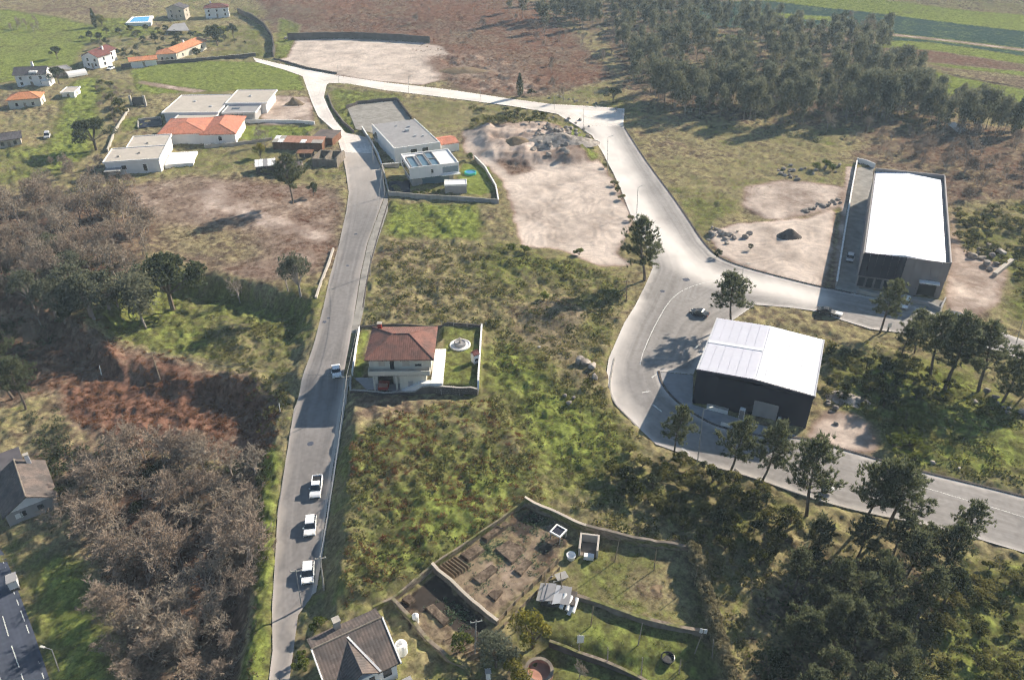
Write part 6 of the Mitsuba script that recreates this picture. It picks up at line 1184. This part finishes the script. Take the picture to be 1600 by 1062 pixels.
# ------------------------------------------------------------------ ground cover nobody could count
def cover(name, label, models, zones, size, seed, keep=None, cat='undergrowth'):
    V, F, n = [], [], 0; r = np.random.default_rng(seed)
    ms = [(np.asarray(v, float), np.asarray(f)) for v, f in models]
    for poly, dens in zones:
        P = region(poly); x0, y0, x1, y1 = P.bounds; N = int((x1 - x0) * (y1 - y0) * dens); q = np.stack([r.uniform(x0, x1, N), r.uniform(y0, y1, N)], 1)
        q = q[shapely.contains_xy(P, q[:, 0], q[:, 1])]
        cl = meshkit.fbm(np.column_stack([q / 5.0, np.full(len(q), seed)]), 3, seed); q = q[r.random(len(q)) < np.clip((cl - .28) * 2.8, .06, 1)]
        q = q[grid_at(ZPAV, q[:, 0], q[:, 1]) < .05]
        if not len(q): continue
        z = ground_height(q[:, 0], q[:, 1]) - .08; s = r.uniform(size[0], size[1], len(q)); a = r.uniform(0, 6.28, len(q)); which = r.integers(0, len(ms), len(q))
        for m, (mv, mf) in enumerate(ms):
            w = which == m; k = int(w.sum())
            if not k: continue
            c, sn = np.cos(a[w])[:, None], np.sin(a[w])[:, None]; X = mv[None, :, 0] * c - mv[None, :, 1] * sn; Y = mv[None, :, 0] * sn + mv[None, :, 1] * c
            v = np.stack([X, Y, np.broadcast_to(mv[None, :, 2], X.shape)], -1) * s[w][:, None, None] + np.column_stack([q[w], z[w]])[:, None, :]
            V.append(v.reshape(-1, 3)); F.append((mf[None] + (np.arange(k) * len(mv))[:, None, None]).reshape(-1, 3) + n); n += k * len(mv)
    return np.vstack(V), np.vstack(F)
def stuff(name, label, m, *a, **k):
    scene[name] = mikit.ply(cover(name, label, *a, **k), m); labels[name] = {'label': label, 'category': 'undergrowth', 'kind': 'stuff'}
MID = [(575,440),(600,376),(760,384),(930,420),(985,445),(955,540),(945,600),(965,640),(1000,690),(960,720),(870,780),(840,790),(760,700),(770,520),(690,508),(575,508)]
SCRUB = [(548,690),(600,645),(760,622),(830,700),(850,780),(760,836),(640,908),(540,945)]
SLOPE = [(880,780),(960,720),(1060,715),(1180,752),(1260,800),(1240,860),(1200,960),(1150,1090),(1120,960),(1090,870),(950,830)]
stuff('bramble_scrub', 'olive green bramble scrub covering the open slopes', 'm_bush', [shrub(i, 26, .34) for i in range(3)],
      [(MID, .40), (SCRUB, .35), (SLOPE, .45), ([(1240,830),(1500,880),(1430,1080),(1160,1080)], .18), ([(1280,545),(1440,565),(1600,650),(1600,770),(1400,722),(1375,660),(1290,630)], .5), ([(1490,330),(1640,320),(1640,520),(1590,480),(1585,420),(1510,395)], .4), ([(1500,865),(1640,885),(1640,1100),(1400,1100),(1460,960)], .35), ([(1110,520),(1150,500),(1290,528),(1400,520),(1500,540),(1280,560)], .4), ([(330,490),(470,500),(450,640),(430,690),(380,600),(320,560)], .5), ([(735,165),(870,184),(885,196),(735,204)], .3)], (.5, 1.5), 1)
stuff('lush_grass', 'lush green grass and weeds in the meadows', 'm_green', [shrub(i + 9, 22, .09, .6, True, 1.0) for i in range(3)],
      [(MID, .9), (SCRUB, 1.6), ([(760,540),(830,570),(930,640),(1000,700),(940,745),(860,770),(820,700)], 1.2), ([(140,480),(230,440),(300,440),(480,485),(470,545),(400,560),(250,550),(160,520)], .8), ([(608,318),(745,322),(760,350),(740,375),(604,372)], .5), ([(412,700),(436,700),(424,900),(420,1080),(375,1080),(402,960)], 1.5), ([(880,850),(1060,870),(1105,950),(1090,980),(900,935)], .8), ([(860,960),(1000,985),(1110,1010),(1120,1080),(900,1040)], 1.0), ([(545,930),(620,900),(660,905),(560,985),(500,1000)], 1.5), (SLOPE, .8), ([(1490,865),(1640,885),(1640,1100),(1400,1100),(1460,960)], .9)], (.35, .7), 2)
stuff('dry_grass', 'straw coloured dry grass tufts between the scrub', 'm_straw_grass', [shrub(i + 19, 20, .07, .7, True, 1.0) for i in range(3)],
      [(MID, 1.3), ([(800,480),(870,465),(930,490),(900,530),(940,600),(900,600),(850,560),(790,540)], 1.2), (SLOPE, 1.0), ([(980,195),(1200,210),(1320,250),(1225,280),(1140,345),(1090,345),(1050,300)], .25), ([(745,320),(790,330),(808,372),(760,376)], .8), ([(1500,865),(1640,885),(1640,1100),(1400,1100),(1460,960)], 1.3), ([(330,490),(470,500),(450,640),(430,690)], .5), (SCRUB, .35), ([(880,850),(1060,870),(1105,950),(1090,980),(900,935)], .8), ([(820,795),(890,825),(868,880),(770,968),(690,890)], .35)], (.3, .7), 3)
stuff('bracken', 'rust coloured dead bracken', 'm_bracken', [shrub(i + 29, 22, .15, .55, True, .45) for i in range(3)],
      [([(85,596),(200,578),(390,586),(434,640),(425,700),(250,702),(116,664)], 1.8), ([(0,560),(150,505),(300,560),(200,585),(0,640)], .6), (SCRUB, 1.3), ([(430,20),(780,-20),(900,60),(960,120),(860,150),(760,140),(690,90),(560,55)], .10), ([(410,640),(450,600),(440,690),(420,720)], .8)], (.45, .95), 4)
stuff('dead_undergrowth', 'brown dead undergrowth under the leafless trees and on the hillside', 'm_dead', [shrub(i + 39, 20, .14, .6, True, .6) for i in range(3)],
      [([(100,700),(420,700),(410,1080),(200,1080)], .7), ([(-60,330),(60,280),(200,300),(235,400),(130,470),(40,560),(-90,560)], .4), ([(400,-20),(820,-20),(900,60),(960,120),(860,150),(760,140),(690,90),(560,55)], .10), ([(1330,195),(1640,205),(1640,320),(1500,310),(1380,255)], .25), ([(1200,860),(1500,870),(1440,1080),(1150,1080)], .5), (MID, .15)], (.4, .9), 5)
stuff('garden_vegetables', 'blue green cabbages and leafy vegetables in the garden beds', 'm_veg', [shrub(i + 49, 22, .42, .6) for i in range(2)],
      [([(832,797),(858,812),(822,842),(794,826)], 6), ([(690,930),(740,960),(738,1000),(690,970)], 5), ([(820,795),(890,825),(868,880),(770,968),(690,890)], .9), ([(700,880),(760,840),(800,850),(740,900)], 1.6), ([(770,836),(806,852),(785,875),(748,860)], 4), ([(776,858),(795,846),(820,858),(800,878)], 4), ([(640,945),(680,915),(700,935),(665,960)], .4)], (.35, .65), 6)
stuff('wood_undergrowth', 'grey green undergrowth filling the eucalyptus wood', 'm_euca', [shrub(i + 59, 40, .42, .9) for i in range(3)],
      [([(830,8),(950,-40),(1090,-30),(1120,40),(1260,75),(1330,60),(1440,130),(1500,170),(1470,205),(1390,210),(1270,222),(1180,214),(1060,200),(1000,180),(975,140),(985,100),(960,62),(860,50)], .06)], (.8, 1.8), 7)
stuff('shady_undergrowth', 'dark green undergrowth of the left wood and the grove', 'm_oak', [shrub(i + 69, 30, .34, .8) for i in range(3)],
      [([(-60,400),(60,380),(200,400),(235,420),(200,470),(120,520),(20,570),(-90,570)], .35), ([(1240,830),(1500,880),(1430,1080),(1160,1080)], .22), ([(60,700),(130,690),(430,700),(425,740),(200,760),(110,850),(70,820)], .6), ([(30,640),(90,640),(120,690),(100,760),(60,720)], .8)], (.5, 1.5), 8)
def bed(label, pts, h):
    P = ats(pts); fr = Fr(P[0], P[1]); q = np.array([fr.inv(p)[:2] for p in P]); P2 = Polygon(q).buffer(-.05).simplify(.02); mb = MB(fr)
    c = np.array(P2.exterior.coords)[:-1]; n = len(c); c = c if Polygon(c).exterior.is_ccw else c[::-1]; m = c.mean(0); inn = m + (c - m) * .86
    v = np.vstack([np.column_stack([c, np.full(n, -.3)]), np.column_stack([inn, np.full(n, h)]), [[*m, h]]]); i = np.arange(n); j = (i + 1) % n
    mb.add(v, np.vstack([np.stack([i, j, j + n], 1), np.stack([i, j + n, i + n], 1), np.stack([i + n, j + n, i * 0 + 2 * n], 1)])); k = numbered('garden_bed'); scene[k] = mikit.ply(mb.get(), 'm_bedsoil'); labels[k] = {'label': label, 'category': 'garden bed'}
for lb, pts in (('sunken dark garden bed next to the soil ridges',[(716,868),(745,848),(760,860),(732,880)]),('raised bed with seedlings in the middle of the kitchen garden',[(770,858),(795,842),(826,858),(800,884)]),('narrow raised bed along the board fence end',[(800,892),(822,872),(834,878),(814,902)]),('small earth mound bed at the lower tip of the kitchen garden',[(760,930),(775,916),(788,924),(774,942)]),('long raised bed left of the board fence',[(735,905),(770,880),(782,890),(750,916)]),('bare bed along the upper left garden wall',[(748,842),(790,812),(800,820),(760,850)])): bed(lb, pts, .32)
for lb, pts in (('mounded bed at the hedge side of the lower garden',[(662,950),(676,942),(706,972),(694,982)]),('reddish earth bed at the top corner of the lower garden',[(626,938),(640,928),(652,938),(640,948)])): bed(lb, pts, .45)
# furrow ridges of the kitchen garden: each ridge can be told apart
def ridges(label, a, b, c, n, grp):
    A, B, D = at(*a), at(*b), at(*c)
    for i in range(n):
        p, q = A + (B - A) * (i + .5) / n, D + (B - A) * (i + .5) / n; fr = Fr(p, q); h = .28
        mb = MB(fr).hexa([[0,-.28,-.3],[fr.W,-.28,-.3],[fr.W,.28,-.3],[0,.28,-.3],[.1,-.06,h],[fr.W-.1,-.06,h],[fr.W-.1,.06,h],[.1,.06,h]]); k = numbered('soil_ridge'); scene[k] = mikit.ply(mb.get(), 'm_straw'); labels[k] = {'label': label, 'category': 'soil ridge', 'group': grp}
ridges('straw brown soil ridge in the upper left corner of the kitchen garden', (685,885), (712,868), (708,905), 6, 'ridges of the kitchen garden')
ridges('straw brown soil ridge at the end of the lower vegetable garden', (690,1000), (735,1030), (712,990), 7, 'ridges of the lower vegetable garden')

# ------------------------------------------------------------------ air
scene['clear'] = {'type': 'null'}
scene['haze'] = {'type': 'cube', 'to_world': T4().translate([0, 1300, 41]).scale([2800, 2300, 55]), 'bsdf': {'type': 'ref', 'id': 'clear'}, 'interior': {'type': 'ref', 'id': 'air'}}
labels['haze'] = {'kind': 'stuff', 'label': 'thin pale haze over the valley', 'category': 'haze'}
